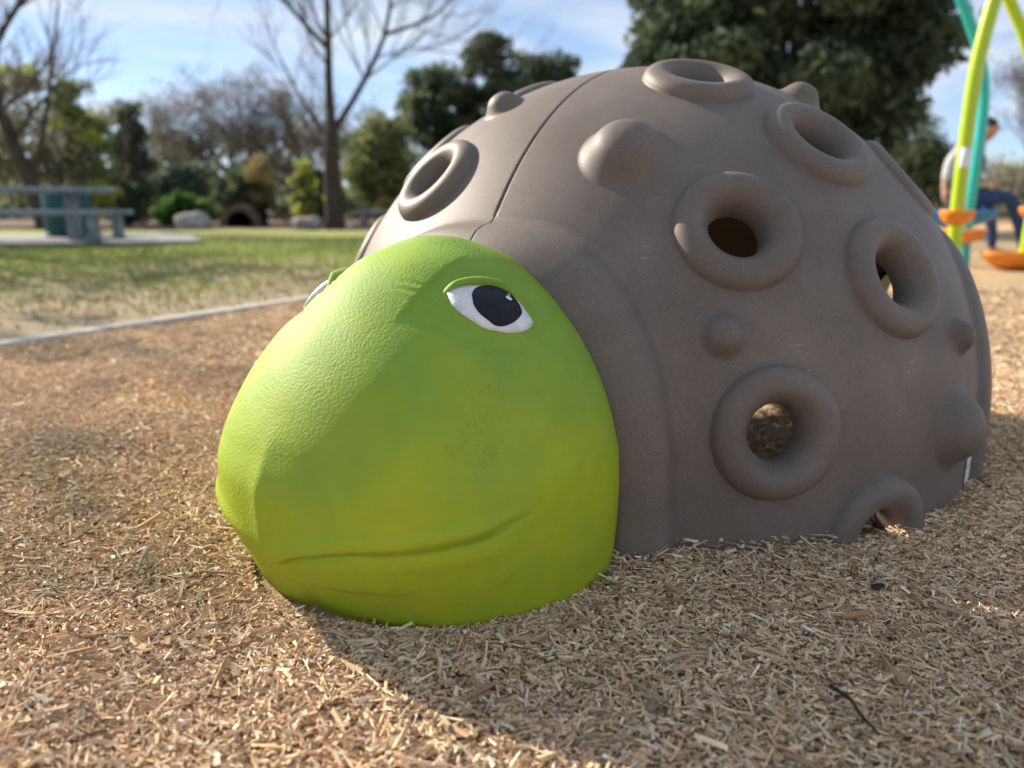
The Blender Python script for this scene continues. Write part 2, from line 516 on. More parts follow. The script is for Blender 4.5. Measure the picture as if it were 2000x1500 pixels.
ys = np.r_[-6, -3, -1, -.3, np.arange(0, 4.2, .035), np.arange(4.3, 9, .15), np.arange(9.5, 20, .6), np.arange(21, 60, 3.), 75.]
ts = np.r_[0, np.arange(.03, 6.6, .04), np.arange(6.7, 12, .25), np.arange(12.5, 34, 2.5), 60.]
YY, TT = np.meshgrid(ys, ts, indexing='ij')
XX = kx(np.clip(YY, -8, 60)) + .055 + TT
ZZ = hz(XX, YY) - .004
mulch = np_obj('mulch_bed', np.stack([XX, YY, ZZ], -1).reshape(-1, 3), quads(len(ys), len(ts)), M['mulch'])
tag(mulch, kind='structure')

ysl = np.r_[-6, -2, np.arange(0, 12, .25), np.arange(12.5, 19.01, .5)]
tsl = np.r_[0, np.arange(.15, 6, .2), np.arange(6.5, 16, .6), 24, 40]
YY, TT = np.meshgrid(ysl, tsl, indexing='ij')
XX = kx(YY) - .055 - TT
ZZ = (vnoise(XX * .6, YY * .6, 5) - .5) * .05 + (vnoise(XX * 3, YY * 3, 6) - .5) * .015
dryv = .30 * np.exp(-TT / 2.6) + .21 * np.clip((8.6 - YY) / 2.4, 0, 1) + .24 * (vnoise(XX * .35, YY * .5, 9) - .5) - .06
lawn = np_obj('lawn', np.stack([XX, YY, ZZ], -1).reshape(-1, 3), quads(len(ysl), len(tsl), flip=True), M['lawn'], attrs={'dry': dryv.ravel()})
tag(lawn, kind='structure')

# kerb: bevelled strip following the edge of the bed
ky = np.linspace(-6, 34, 120)
prof = np.array([(-.055, -.09), (-.055, .002), (-.047, .009), (.047, .009), (.055, .002), (.055, -.09)])
kxx = kx(ky)
tg = np.stack([np.gradient(kxx), np.gradient(ky)], -1); tg /= np.linalg.norm(tg, axis=1)[:, None]
nrm = np.stack([tg[:, 1], -tg[:, 0]], -1)
KV = np.concatenate([np.c_[(np.array([kxx[i], ky[i]]) + prof[:, :1] * nrm[i]), prof[:, 1]] for i in range(len(ky))])
kerb = np_obj('kerb', KV, quads(len(ky), 6), M['kerb'], smooth=False)
tag(kerb, kind='structure')

# ================================================================== dome
def dome_pt(az, z, disp=0.0):
    """point on the shell: sphere above Z0, upright skirt below"""
    az = np.asarray(az, float); z = np.asarray(z, float)
    se = np.clip((z - Z0) / R, 0, 1)
    ce = np.sqrt(1 - se ** 2)
    rr = R + disp
    up = z >= Z0
    r = np.where(up, rr * ce, rr)
    zz = np.where(up, Z0 + rr * se, z)
    return np.stack([CX + r * np.cos(az), CY + r * np.sin(az), zz + 0 * az], -1)

def to_dome(P, h):
    """radially move points on to the shell, raised by h"""
    P = np.asarray(P, float)
    d = P - np.array([CX, CY, Z0])
    dh = d.copy(); dh[..., 2] = 0
    L3 = np.linalg.norm(d, axis=-1, keepdims=True)
    L2 = np.linalg.norm(dh, axis=-1, keepdims=True)
    up = (d[..., 2:3] >= 0)
    hh = np.asarray(h)[..., None]
    A = np.array([CX, CY, Z0]) + d / L3 * (R + hh)
    B = np.array([CX, CY, 0]) + dh / L2 * (R + hh); B[..., 2] = P[..., 2]
    return np.where(up, A, B)

OPEN_W, OPEN_H, OPEN_N = rad(30.5), 0.565, 2.9
OPEN_AZ = [rad(-124.5), rad(-4.5), rad(115.5)]
def wrap(a): return (a + np.pi) % (2 * np.pi) - np.pi
def open_rho(az, z, c):
    x = np.abs(wrap(az - c)) / OPEN_W
    zz = np.maximum(z, 0) / OPEN_H
    return (x ** OPEN_N + zz ** OPEN_N) ** (1 / OPEN_N)

# (azimuth, elevation) of the moulded features, degrees; three-fold pattern
RINGS = [(-85.0, 32.8), (-81.7, 6.6), (-60.5, 48.0), (-59.5, 25.6), (-80.4, 65.8), (-65.2, -9.0), (-147.5, 41.3)]
BUMPS = [(-103.2, 45.3, .092, .056), (-88.5, 18.8, .045, .028), (-48.6, 3.4, .090, .052), (-44.6, 16.0, .044, .029), (-152.0, 59.5, .054, .036)]
ring_list, bump_list = [], []
for k in range(3):
    for i, (a, e) in enumerate(RINGS):
        aa = a + 120 * k
        if i == 6 and k == 1: aa, e = -28.0, 42.0
        if i == 3 and k == 1: continue            # far-side hole left out so the front ring hole stays dark
        ring_list.append((rad(aa), rad(e), i, k))
    for i, (a, e, rb, hb) in enumerate(BUMPS):
        aa = a + 120 * k
        if i == 4 and k == 1: aa, e = -34.5, 62.0
        bump_list.append((rad(aa), rad(e), rb, hb, i, k))

def centre(az, el):
    if el >= 0:
        n = np.array([math.cos(el) * math.cos(az), math.cos(el) * math.sin(az), math.sin(el)])
        p = np.array([CX, CY, Z0]) + R * n
    else:
        n = np.array([math.cos(az), math.sin(az), 0.0])
        p = np.array([CX, CY, Z0 + R * el]) + R * n
    t1 = np.array([-math.sin(az), math.cos(az), 0.0])
    t2 = np.cross(n, t1)
    return p, n, t1, t2

turtle = empty('turtle_climber', (CX, CY, 0))
tag(turtle, 'brown dome shell play climber with bumps, ring holes and a green turtle head', 'play climber')
TO = np.array([CX, CY, 0.0])

ring_ctr = np.array([centre(a, e)[0] for a, e, _, _ in ring_list])

def dome_grid(radius_off, az0, az1, n_az, zs, edge):
    az = np.linspace(az0, az1, n_az)
    if edge:
        ex = np.array([0, .0012, .0025, .004, .006, .0085]) 
        az = np.r_[az0 + ex, np.linspace(az0 + .012, az1 - .012, n_az - 12), (az1 - ex)[::-1]]
    ZZ, AA = np.meshgrid(zs, az, indexing='ij')
    disp = np.full(ZZ.shape, radius_off)
    if edge:
        e = np.minimum(AA - az0, az1 - AA) * R * np.sqrt(1 - np.clip((ZZ - Z0) / R, 0, .99) ** 2)
        disp = disp - .008 * np.clip(1 - e / .0045, 0, 1) ** 2
    P = dome_pt(AA, ZZ, disp)
    return AA, ZZ, P

zs_low = np.linspace(-.12, Z0, 26)[:-1]
els = np.linspace(0, np.pi / 2 * .9995, 170)
zs = np.r_[zs_low, Z0 + R * np.sin(els)]
panels = []
for k in range(3):
    az0 = OPEN_AZ[k] + .0006; az1 = az0 + 2 * np.pi / 3 - .0012
    AA, ZZ, P = dome_grid(0.0, az0, az1, 272, zs, True)
    F = quads(len(zs), 272)
    P2 = P.reshape(-1, 3); A2 = AA.ravel(); Z2 = ZZ.ravel()
    rho = np.min([open_rho(A2, Z2, c) for c in OPEN_AZ], axis=0)
    dr = np.min(np.linalg.norm(P2[:, None, :] - ring_ctr[None], axis=2), axis=1)
    kill = (rho < 1.0) | (dr < .105)
    F = F[~kill[F].any(axis=1)]
    used = np.unique(F); remap = np.zeros(len(P2), np.int64); remap[used] = np.arange(len(used))
    panels.append(np_obj('shell_panel', P2[used] - TO, remap[F], M['shell'], turtle))
tag(panels[0], 'shell panel facing the viewer, in shade')

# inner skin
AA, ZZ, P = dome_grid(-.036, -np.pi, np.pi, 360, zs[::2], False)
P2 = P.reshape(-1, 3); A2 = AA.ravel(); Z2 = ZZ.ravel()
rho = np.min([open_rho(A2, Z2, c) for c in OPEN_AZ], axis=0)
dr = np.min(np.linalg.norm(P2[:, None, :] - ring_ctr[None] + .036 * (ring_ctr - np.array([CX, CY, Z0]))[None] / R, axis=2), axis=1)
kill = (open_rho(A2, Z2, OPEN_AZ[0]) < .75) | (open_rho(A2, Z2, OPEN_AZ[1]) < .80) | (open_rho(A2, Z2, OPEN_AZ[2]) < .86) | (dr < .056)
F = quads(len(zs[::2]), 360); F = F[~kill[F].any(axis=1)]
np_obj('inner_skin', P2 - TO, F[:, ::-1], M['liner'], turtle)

# moulded rims round the three openings
RIM_IN = (.74, .79, .85)
rim_prof = [(1.045, -.0015), (1.012, .0006), (.998, .0040), (.986, .0120), (.970, .0220), (.945, .0320), (.905, .0390), (.865, .0415), (.835, .0420), (.790, .0410), (.765, .0380), (.748, .0310), (.742, .0200), (.740, .0), (.740, -.04)]
for k, c in enumerate(OPEN_AZ):
    dphi = np.r_[np.array([0, .0006, .0012, .002, .003, .0045, .008]), np.linspace(.015, np.pi / 2, 60)]
    phi = np.pi / 2 + np.r_[-dphi[::-1], dphi[1:]]
    rows = []
    for rho_, h in rim_prof:
        rho_ = 1.045 - (1.045 - rho_) * (1.045 - RIM_IN[k]) / (1.045 - .74)
        if h > 0: h *= (1.15, .6, .8)[k]
        x = rho_ * np.sign(np.cos(phi)) * np.abs(np.cos(phi)) ** (2 / OPEN_N)
        zz = OPEN_H * rho_ * np.abs(np.sin(phi)) ** (2 / OPEN_N)
        x = np.r_[x[0], x[0], x, x[-1], x[-1]]
        zz = np.r_[-.12, -.05, zz, -.05, -.12]
        rows.append(dome_pt(c + x * OPEN_W, zz, h - .010 * np.clip(1 - np.abs(x) * OPEN_W * R / .0022, 0, 1) ** .7))
    V = np.stack(rows)
    np_obj('opening_rim', V.reshape(-1, 3) - TO, quads(len(rim_prof), V.shape[1], flip=True), M['shell'], turtle)

# ring holes
ring_prof = spline([(.1245, -.0020), (.1215, .0010), (.1190, .0070), (.1135, .0155), (.1030, .0225), (.0880, .0250), (.0735, .0210), (.0630, .0105), (.0560, -.002), (.0525, -.015), (.0515, -.028), (.0530, -.042)], 26)
TH = np.linspace(0, 2 * np.pi, 64, endpoint=False)
for a, e, i, k in ring_list:
    p, n, t1, t2 = centre(a, e)
    rows = []
    for r_, h in ring_prof:
        if (k == 2 and i in (2, 3)) or (i == 6 and k == 1): h = h * .6 if h > 0 else h
        if i == 6: r_ = r_ * .93
        q = p + r_ * (np.cos(TH)[:, None] * t1 + np.sin(TH)[:, None] * t2)
        rows.append(to_dome(q, np.full(len(TH), h)))
    V = np.stack(rows).reshape(-1, 3)
    d = wrap(a - OPEN_AZ[0]) % (2 * np.pi)
    np_obj('ring_hole', V - TO, quads(len(ring_prof), 64, closed=True, flip=True), M['shell'], panels[int(d // (2 * np.pi / 3))])

# solid bumps
for a, e, rb, hb, i, k in bump_list:
    p, n, t1, t2 = centre(a, e)
    rows = []
    for s in np.linspace(1.06, 0.0, 26):
        h = hb * float(pchip([0, .2, .4, .56, .70, .82, .92, 1.0, 1.07], [1, .965, .85, .66, .40, .185, .055, 0, -.02], s))
        q = p + s * rb * (np.cos(TH)[:, None] * t1 + np.sin(TH)[:, None] * t2)
        rows.append(to_dome(q, np.full(len(TH), h)))
    V = np.stack(rows).reshape(-1, 3)
    d = wrap(a - OPEN_AZ[0]) % (2 * np.pi)
    np_obj('bump', V - TO, quads(26, 64, closed=True, flip=True), M['shell'], panels[int(d // (2 * np.pi / 3))])

# small safety label low on the shell
lab = MB(); cells = MB()
def curved_plate(mb, a0, a1, z0_, z1_, h):
    az = np.linspace(a0, a1, 8)
    zz = np.array([z0_, z1_])
    ZZ, AA = np.meshgrid(zz, az, indexing='ij')
    top = dome_pt(AA, ZZ, h).reshape(-1, 3); bot = dome_pt(AA, ZZ, .0).reshape(-1, 3)
    f = quads(2, 8)
    rim = [(j, j + 1, 16 + j + 1, 16 + j) for j in range(7)] + [(8 + j + 1, 8 + j, 24 + j, 24 + j + 1) for j in range(7)] + [(8, 0, 16, 24), (7, 15, 31, 23)]
    mb.add(np.r_[top, bot] - TO, np.r_[f, [r[::-1] for r in rim]])
curved_plate(lab, rad(-40.5), rad(-35.5), .012, .098, .0012)
curved_plate(cells, rad(-40.0), rad(-36.0), .018, .052, .002)
curved_plate(cells, rad(-40.0), rad(-36.0), .056, .094, .002)
lo = lab.build('safety_label', M['black'], panels[0], smooth=False)
cells.build('label_field', M['white'], lo, smooth=False)

# ================================================================== head
HT = np.array([[-.06, .338, 1.176, 2.0], [0, .346, 1.202, 2.0], [.04, .350, 1.220, 2.0], [.08, .353, 1.238, 2.0], [.13, .355, 1.250, 2.0],
               [.19, .352, 1.252, 2.0], [.25, .338, 1.233, 2.0], [.31, .314, 1.197, 2.0], [.37, .277, 1.147, 2.05], [.42, .232, 1.096, 2.05],
               [.47, .175, 1.037, 2.0], [.51, .124, .973, 2.], [.535, .07, .905, 2.], [.547, .03, .87, 2.], [.549, .0, .85, 2.]])
HS = np.r_[0, np.cumsum(np.hypot(np.diff(HT[:, 0]), np.diff(HT[:, 1])))]
HQ = np.linspace(0, HS[-1], 1200)
HZ_, HW_, HL_, HA_ = [pchip(HS, HT[:, i], HQ) for i in range(4)]
U0 = .85
def head_v(u, z):
    """half width of the head at (u, z)"""
    w = np.interp(z, HZ_, HW_); l = np.interp(z, HZ_, HL_) - U0; a = np.interp(z, HZ_, HA_)
    lb = .2 * np.minimum(1, w / .2)
    x = np.where(u >= U0, (u - U0) / np.maximum(l, 1e-4), (U0 - u) / np.maximum(lb, 1e-4))
    x = np.clip(x, 0, 1)
    return np.where(u >= U0, w * (1 - x ** 2) ** (1 / a), w * (1 - x ** 2) ** .3)

nv, nt = 310, 340
q = np.linspace(0, HS[-1] * .9995, nv)
z_, w_, l_, a_ = [pchip(HS, HT[:, i], q)[:, None] for i in range(4)]
th = np.linspace(-np.pi, np.pi, nt, endpoint=False)[None]
c_, s_ = np.cos(th), np.sin(th)
LB = .2 * np.minimum(1, w_ / .2)
gv = np.where(c_ > 0, w_ * np.sign(s_) * np.abs(s_) ** (2 / a_), w_ * np.sign(s_) * np.abs(s_) ** .6)
gu = np.where(c_ > 0, U0 + (l_ - U0) * np.abs(c_), U0 - LB * np.abs(c_))
gz = np.broadcast_to(z_, gu.shape).copy()
G = np.stack([gu, gv, gz], -1)
# normals of the plain head
du = np.roll(G, -1, 1) - np.roll(G, 1, 1)
dv = np.gradient(G, axis=0)
Nn = np.cross(du, dv); Nn /= np.linalg.norm(Nn, axis=-1, keepdims=True) + 1e-12
if (Nn[100, nt // 2] @ np.array([1, 0, 0])) < 0: Nn = -Nn
# mouth line and lips
mv = [0, .037, .0776, .117, .151, .186, .2085, .24, .258, .2855, .3065, .34]
mz = [.074, .092, .108, .118, .1222, .1226, .1255, .1295, .1345, .1405, .1505, .172]
av = np.abs(gv)
zm = np.interp(av, mv, mz) + .0035 * (vnoise(av * 22, av * 0, 4) - .5)
front = (gu > U0)
fade = np.clip((.322 - av) / .035, 0, 1) * front
dz = gz - zm
disp = -.0130 * fade * np.exp(-(dz / .0042) ** 2)                         # the crease
disp += fade * np.clip(av / .10, .25, 1) * .007 * np.exp(-((dz - .016) / .013) ** 2)
disp += fade * np.clip(av / .10, .1, 1) * .0035 * np.exp(-((dz + .026) / .016) ** 2)                   # fuller lower lip
disp -= fade * np.clip(1 - av / .30, 0, 1) * .013 / (1 + np.exp((dz + .004) / .0022))    # lower jaw sits back
chin = .030 + .10 * av
disp -= front * np.clip(1 - av / .22, 0, 1) * .014 / (1 + np.exp((gz - chin) / .003))    # chin undercut
keel = np.sin(np.pi * np.clip((gz - .03) / .27, 0, 1)) ** 1.5 * front
disp += keel * .008 * np.exp(-(av / .024) ** 1.2)                          # keel down the beak
# uneven hand-trowelled surface
disp += (vnoise(gu * 9 + 3, gz * 9 + gv * 7, 11) - .5) * .0028 + (vnoise(gu * 24, gz * 24 + gv * 19, 12) - .5) * .0010
# socket round each eye
ed = np.hypot((gu - .936) / .085, (gz - .442) / .052)
disp -= .006 * np.exp(-((ed - 1.05) / .30) ** 2) * (av > .10)
# brow wrinkles in front of the eye
wr = np.exp(-(((gu - 1.0) / .022) ** 2 + ((gz - .462) / .022) ** 2))
disp += wr * .0012 * np.sin((gz - .6 * gu) * 330) * (av > .06)
Gd = G + Nn * disp[..., None]
def head_world(G):
    return HO + G[..., 0:1] * HU + G[..., 1:2] * HV + G[..., 2:3] * np.array([0, 0, 1.0])
V = head_world(Gd).reshape(-1, 3)
top = head_world(np.array([.85, 0, .5485]))[None]
F4 = quads(nv, nt, closed=True)
i0 = (nv - 1) * nt
F3 = np.stack([i0 + np.arange(nt), i0 + (np.arange(nt) + 1) % nt, np.full(nt, len(V))], -1)
head = np_obj('head', np.r_[V, top] - TO, [F4, F3], M['head'], turtle)
tag(head, 'green painted turtle head with closed smiling mouth')

def on_head(u, z, off, side):
    """point on the head at (u, z), lifted by off along the surface normal"""
    u = np.asarray(u, float); z = np.asarray(z, float)
    e = 1e-3
    v = head_v(u, z)
    dvu = (head_v(u + e, z) - head_v(u - e, z)) / (2 * e)
    dvz = (head_v(u, z + e) - head_v(u, z - e)) / (2 * e)
    n = np.stack([-dvu, np.ones_like(v), -dvz], -1)
    n /= np.linalg.norm(n, axis=-1, keepdims=True)
    P = np.stack([u, v, z], -1) + n * np.asarray(off)[..., None]
    P[..., 1] *= side
    return head_world(P) - TO

def patch(name, outline, base, bulge, mat, side, rings=9, n=72, rim=True, k0=1.0):
    O_ = np.asarray(outline, float)
    O_ = spline(np.r_[O_, O_[:1]], n + 1)[:-1]
    c = O_.mean(0)
    rows = []
    if rim: rows.append(on_head(O_[:, 0], O_[:, 1], np.full(n, -.006), side))
    for k in np.linspace(1, 0.0, rings):
        p = c + (O_ - c) * max(k, 1e-3)
        b0 = base(p[:, 0], p[:, 1]) if callable(base) else base
        rows.append(on_head(p[:, 0], p[:, 1], np.full(n, 0.0) + b0 + bulge * (1 - k ** 2), side))
    V = np.stack(rows).reshape(-1, 3)
    return np_obj(name, V, quads(len(rows), n, closed=True, flip=(side < 0)), mat, head)

white = [(.9812, .4649), (.9681, .4705), (.9528, .4741), (.9388, .4745), (.9222, .4738), (.9076, .4713), (.8966, .467), (.8879, .4599), (.8843, .4506), (.885, .439), (.8868, .4286), (.8903, .4178), (.902, .4116), (.9166, .4092), (.9359, .4084), (.9521, .41), (.9621, .4131), (.9719, .4155), (.9794, .4209), (.9837, .4278), (.9884, .4368), (.9901, .4477), (.9865, .4563)]
iris = [(.9586, .457), (.9478, .4642), (.9348, .4692), (.923, .4712), (.9085, .4705), (.8992, .466), (.8905, .4592), (.8890, .4513), (.8945, .4405), (.9025, .4308), (.9141, .424), (.9325, .4178), (.9517, .4150), (.9633, .4175), (.9677, .4233), (.9715, .4331), (.9690, .4441)]
_WO = spline(np.r_[np.array(white), np.array(white)[:1]], 145)[:-1]; _WC = spline(np.r_[np.array(white), np.array(white)[:1]], 73)[:-1].mean(0)
_wa = np.arctan2(_WO[:, 1] - _WC[1], _WO[:, 0] - _WC[0]); _wr = np.hypot(_WO[:, 1] - _WC[1], _WO[:, 0] - _WC[0]); _wi = np.argsort(_wa)
def eye_off(u, z):
    a = np.arctan2(z - _WC[1], u - _WC[0]); r = np.hypot(z - _WC[1], u - _WC[0])
    k = np.clip(r / np.interp(a, _wa[_wi], _wr[_wi], period=2 * np.pi), 0, 1)
    return .0035 + .0095 * (1 - k ** 2)
lid_top = [(.992, .4640), (.9765, .4735), (.9599, .4815), (.9398, .4870), (.923, .4885), (.9069, .4875), (.892, .4840), (.8787, .4775), (.8690, .4670)]
lid_bot = [(.988, .4610), (.9720, .4690), (.9560, .4738), (.9388, .4752), (.9222, .4745), (.9076, .4722), (.8956, .4685), (.8850, .4620), (.8780, .4540)]
for side in (1, -1):
    patch('eye_white', white, .0035, .0095, M['eyewhite'], side)
    patch('pupil', iris, lambda u, z: eye_off(u, z) + .0012, .0004, M['pupil'], side, rings=14)
    for (hu, hv_, hr) in ((.9085, .4480, .0050), (.9005, .4535, .0019)):
        t_ = np.linspace(0, 2 * np.pi, 14, endpoint=False)
        patch('eye_glint', np.c_[hu + hr * .95 * np.cos(t_), hv_ + hr * .62 * np.sin(t_)], lambda u, z: eye_off(u, z) + .0026, .0003, M['glint'], side, rings=3, n=24)
    A = spline(lid_top, 40); B = spline(lid_bot, 40)
    rows = []
    endf = np.clip(np.minimum(np.linspace(0, 1, 40), np.linspace(1, 0, 40)) / .22, 0, 1) ** .7
    for t_ in np.linspace(0, 1, 13):
        p = A * (1 - t_) + B * t_
        h = -.004 + (.0165 * math.sin(math.pi * min(1, t_ * .62 + .0)) ** .8) * endf if t_ < .999 else np.full(40, -.001)
        rows.append(on_head(p[:, 0], p[:, 1], h * np.ones(40), side))
    V = np.stack(rows).reshape(-1, 3)
    np_obj('eyelid', V, quads(13, 40, flip=(side > 0)), M['head'], head)

# ================================================================== wood chips
rng = np.random.default_rng(7)
PAL = np.array([(.74, .535, .325), (.80, .615, .405), (.64, .430, .260), (.85, .71, .50), (.56, .405, .280), (.68, .56, .43), (.72, .45, .27), (.32, .215, .145), (.88, .78, .60)])
PW = np.array([.21, .20, .16, .11, .10, .09, .06, .05, .02])

def chip_arrays(xy, scale, rng, zlift=.013, tone=1.0):
    n = len(xy)
    L_ = np.clip(rng.lognormal(math.log(.0118), .55, n), .0035, .042) * scale
    W_ = np.clip(rng.lognormal(math.log(.0036), .45, n), .0013, .0110) * scale
    T_ = np.clip(W_ * rng.uniform(.35, .85, n), .0010, .005)
    # split-wood sliver: a low off-centre ridge between two tapered ends
    tpl = np.array([(-.5, -.5, -.5), (-.5, .5, -.5), (-.5, 0, .5), (.5, -.5, -.5), (.5, .5, -.5), (.5, 0, .5)])
    V = np.broadcast_to(tpl, (n, 6, 3)).copy()
    e0 = rng.uniform(.2, 1.0, (n, 1)); e1 = rng.uniform(.2, 1.0, (n, 1))
    V[:, 2, 1] += rng.uniform(-.35, .35, n); V[:, 5, 1] += rng.uniform(-.35, .35, n)
    V[:, :3, 1] *= e0; V[:, 3:, 1] *= e1
    V[:, :3, 2] *= .35 + .65 * e0; V[:, 3:, 2] *= .35 + .65 * e1
    V[:, :, 0] += rng.uniform(-.10, .10, (n, 6))
    V[:, :, 1] += rng.uniform(-.10, .10, (n, 6))
    V *= np.stack([L_, W_, T_], -1)[:, None, :]
    yaw = rng.uniform(0, 2 * np.pi, n); pit = rng.normal(0, .24, n); rol = rng.normal(0, .5, n)
    cy, sy, cp, sp, cr, sr = np.cos(yaw), np.sin(yaw), np.cos(pit), np.sin(pit), np.cos(rol), np.sin(rol)
    Rm = np.stack([np.stack([cy*cp, cy*sp*sr - sy*cr, cy*sp*cr + sy*sr], -1), np.stack([sy*cp, sy*sp*sr + cy*cr, sy*sp*cr - cy*sr], -1), np.stack([-sp, cp*sr, cp*cr], -1)], 1)
    V = np.einsum('nij,nkj->nki', Rm, V)
    z = hz(xy[:, 0], xy[:, 1]) + rng.uniform(-.002, zlift, n) * scale ** .5
    V += np.c_[xy, z][:, None, :]
    ci = rng.choice(len(PAL), n, p=PW / PW.sum())
    patchy = .84 + .32 * vnoise(xy[:, 0] * 2.2, xy[:, 1] * 2.2, 21)
    c = PAL[ci] * rng.uniform(.80, 1.18, (n, 1)) * patchy[:, None] * tone
    return V, np.repeat(c[:, None, :], 6, 1)

def chip_ok(xy):
    """not inside the head's foot or the shell wall"""
    d = xy - HO[:2]
    u = d @ HU[:2]; v = d @ HV[:2]
    inside = (np.abs(v) < head_v(u, np.full(len(u), .01)) - .012) & (u > .68) & (u < 1.20)
    r = np.hypot(d[:, 0], d[:, 1])
    az = np.arctan2(d[:, 1], d[:, 0])
    gap = np.min([np.abs(wrap(az - c)) for c in OPEN_AZ], axis=0) < OPEN_W * .78
    wall = (r > .755) & (r < .803) & ~gap
    return ~inside & ~wall & (xy[:, 0] > kx(np.clip(xy[:, 1], -8, 60)) + .08)

def scatter(x0, x1, y0, y1, dens, excl=None):
    n = int((x1 - x0) * (y1 - y0) * dens)
    p = np.c_[rng.uniform(x0, x1, n), rng.uniform(y0, y1, n)]
    if excl: p = p[~((p[:, 0] > excl[0]) & (p[:, 0] < excl[1]) & (p[:, 1] > excl[2]) & (p[:, 1] < excl[3]))]
    hid = (np.hypot(p[:, 0] - CX, p[:, 1] - CY) < .74) | ((p[:, 1] > 2.2) & (np.abs(p[:, 0] - .17 * p[:, 1]) < .62))
    return p[chip_ok(p) & ~(hid & (rng.random(len(p)) < .5))]

zones = [(scatter(-1.35, 1.35, .50, 1.55, 56000), 1.0),
         (scatter(-2.5, 2.5, .50, 2.9, 18500, (-1.35, 1.35, .50, 1.55)), 1.15),
         (scatter(-2.4, 4.2, 2.9, 5.6, 2600), 1.9),
         (scatter(-1.4, 1.4, .50, 1.7, 320), 2.3)]              # coarse bits of bark
Vs, Cs = [], []
for p, s in zones:
    # thin the wedge the dome hides
    v_, c_c = chip_arrays(p, s, rng, tone=1.04 if s < 1.05 else .98 if s < 1.5 else .92 if s < 2 else np.array([[.62, .56, .52]]))
    Vs.append(v_); Cs.append(c_c)
# chips banked against the foot of the head and the shell
nb = 5200
ang = rng.uniform(-1.45, 1.45, nb)
l0 = float(np.interp(.0, HZ_, HL_)) - U0; w0 = float(np.interp(.0, HZ_, HW_))
off = rng.random(nb) ** 1.6 * .055
hp = HO[None] + (U0 + (l0 + off) * np.cos(ang))[:, None] * HU + ((w0 + off) * np.sin(ang))[:, None] * HV
azs = rng.uniform(-np.pi, np.pi, nb)
gapm = np.min([np.abs(wrap(azs - c)) for c in OPEN_AZ], axis=0)
azs = azs[(gapm > OPEN_W * .76)]
rimx = np.where(np.min([np.abs(wrap(azs - c)) for c in OPEN_AZ], axis=0) < OPEN_W, .042, .0)
rr_ = R + rimx + rng.random(len(azs)) ** 1.6 * .055
bp_ = np.r_[hp[:, :2], np.c_[CX + rr_ * np.cos(azs), CY + rr_ * np.sin(azs)]]
oo = np.r_[off, rr_ - R - rimx]
v_, c_c = chip_arrays(bp_, 1.05, rng, zlift=.006)
v_[:, :, 2] += (np.r_[np.full(nb, .013), np.full(len(azs), .024)] * np.clip(1 - oo / .055, 0, 1) * rng.random(len(oo)) * (.35 + 1.3 * vnoise(bp_[:, 0] * 9, bp_[:, 1] * 9, 44)))[:, None]
Vs.append(v_); Cs.append(c_c)
CV = np.concatenate(Vs); CC = np.concatenate(Cs)
nchip = len(CV)
f4 = np.array([(0, 3, 5, 2), (1, 2, 5, 4)]); f3 = np.array([(0, 2, 1), (3, 4, 5)])
k6 = np.arange(nchip)[:, None, None] * 6
CF = (k6 + f4[None]).reshape(-1, 4)
chips = np_obj('wood_chips', CV.reshape(-1, 3), CF, M['chip'], smooth=False, attrs={'Col': CC.reshape(-1, 3)})
tag(chips, 'loose tan wood chips covering the play area floor', 'wood chips', kind='stuff')

# the largest, nearest chips singly, as pieces of the bed
proto = []
for k in range(24):
    v_, c_c = chip_arrays(np.zeros((1, 2)), rng.uniform(1.5, 2.1), rng, zlift=.001)
    v_ = v_[0] - v_[0].mean(0)
    proto.append(np_mesh('wood_chip', v_, [np.r_[f4, [(0, 1, 4, 3)]], f3], M['chip'], False, {'Col': c_c[0]}))
cnt = 0
while cnt < 290:
    x, y = rng.uniform(-.75, .85), .60 + .62 * rng.random() ** 1.5
    if not chip_ok(np.array([[x, y]]))[0]: continue
    o = bpy.data.objects.new('wood_chip', proto[cnt % 24])
    o.location = (x, y, float(hz(x, y)) + .013)
    o.rotation_euler = (rng.normal(0, .2), rng.normal(0, .2), rng.uniform(0, 6.28))
    link(o, mulch); cnt += 1

# odd bits lying on the chips
def stick(name, a, b, r, mat, label, kink=.01):
    a = np.array([a[0], a[1], float(hz(*a)) + .018]); b = np.array([b[0], b[1], float(hz(*b)) + .018])
    pts = [a, a * .66 + b * .34 + np.array([kink, 0, .004]), a * .33 + b * .67 + np.array([-kink * .4, kink * .5, .003]), b]
    m = MB(); m.tube(spline(pts, 14), np.linspace(r, r * .5, 14), n=7)
    o = m.build(name, mat)
    return tag(o, label, 'twig')
M['greystick'] = noise_mat('grey green weathered stick', (0.20, 0.23, 0.18), (0.36, 0.38, 0.31), scale=60, rough=0.9, bump=0.3, spec=0.1)
M['darktwig'] = noise_mat('dark damp twig', (0.03, 0.025, 0.022), (0.075, 0.06, 0.05), scale=60, rough=0.9, bump=0.3, spec=0.1)
M['palewood'] = noise_mat('pale splinter wood', (0.36, 0.29, 0.20), (0.52, 0.44, 0.32), scale=60, rough=0.9, bump=0.3, spec=0.1)
M['deadleaf'] = noise_mat('dry leaf', (0.20, 0.165, 0.12), (0.30, 0.25, 0.18), scale=60, rough=0.9, bump=0.3, spec=0.1)
stick('weathered_stick', (-.655, 1.275), (-.632, 1.19), .0042, M['greystick'], 'short grey green stick lying on sunlit chips left of the head', .002)
stick('dark_twig', (.405, .865), (.425, .775), .0030, M['darktwig'], 'thin dark twig lying on shaded chips at lower right', .004)
stick('pale_splinter', (.205, .925), (.268, .945), .0040, M['palewood'], 'pale tan splinter on shaded chips below the shell', .002)

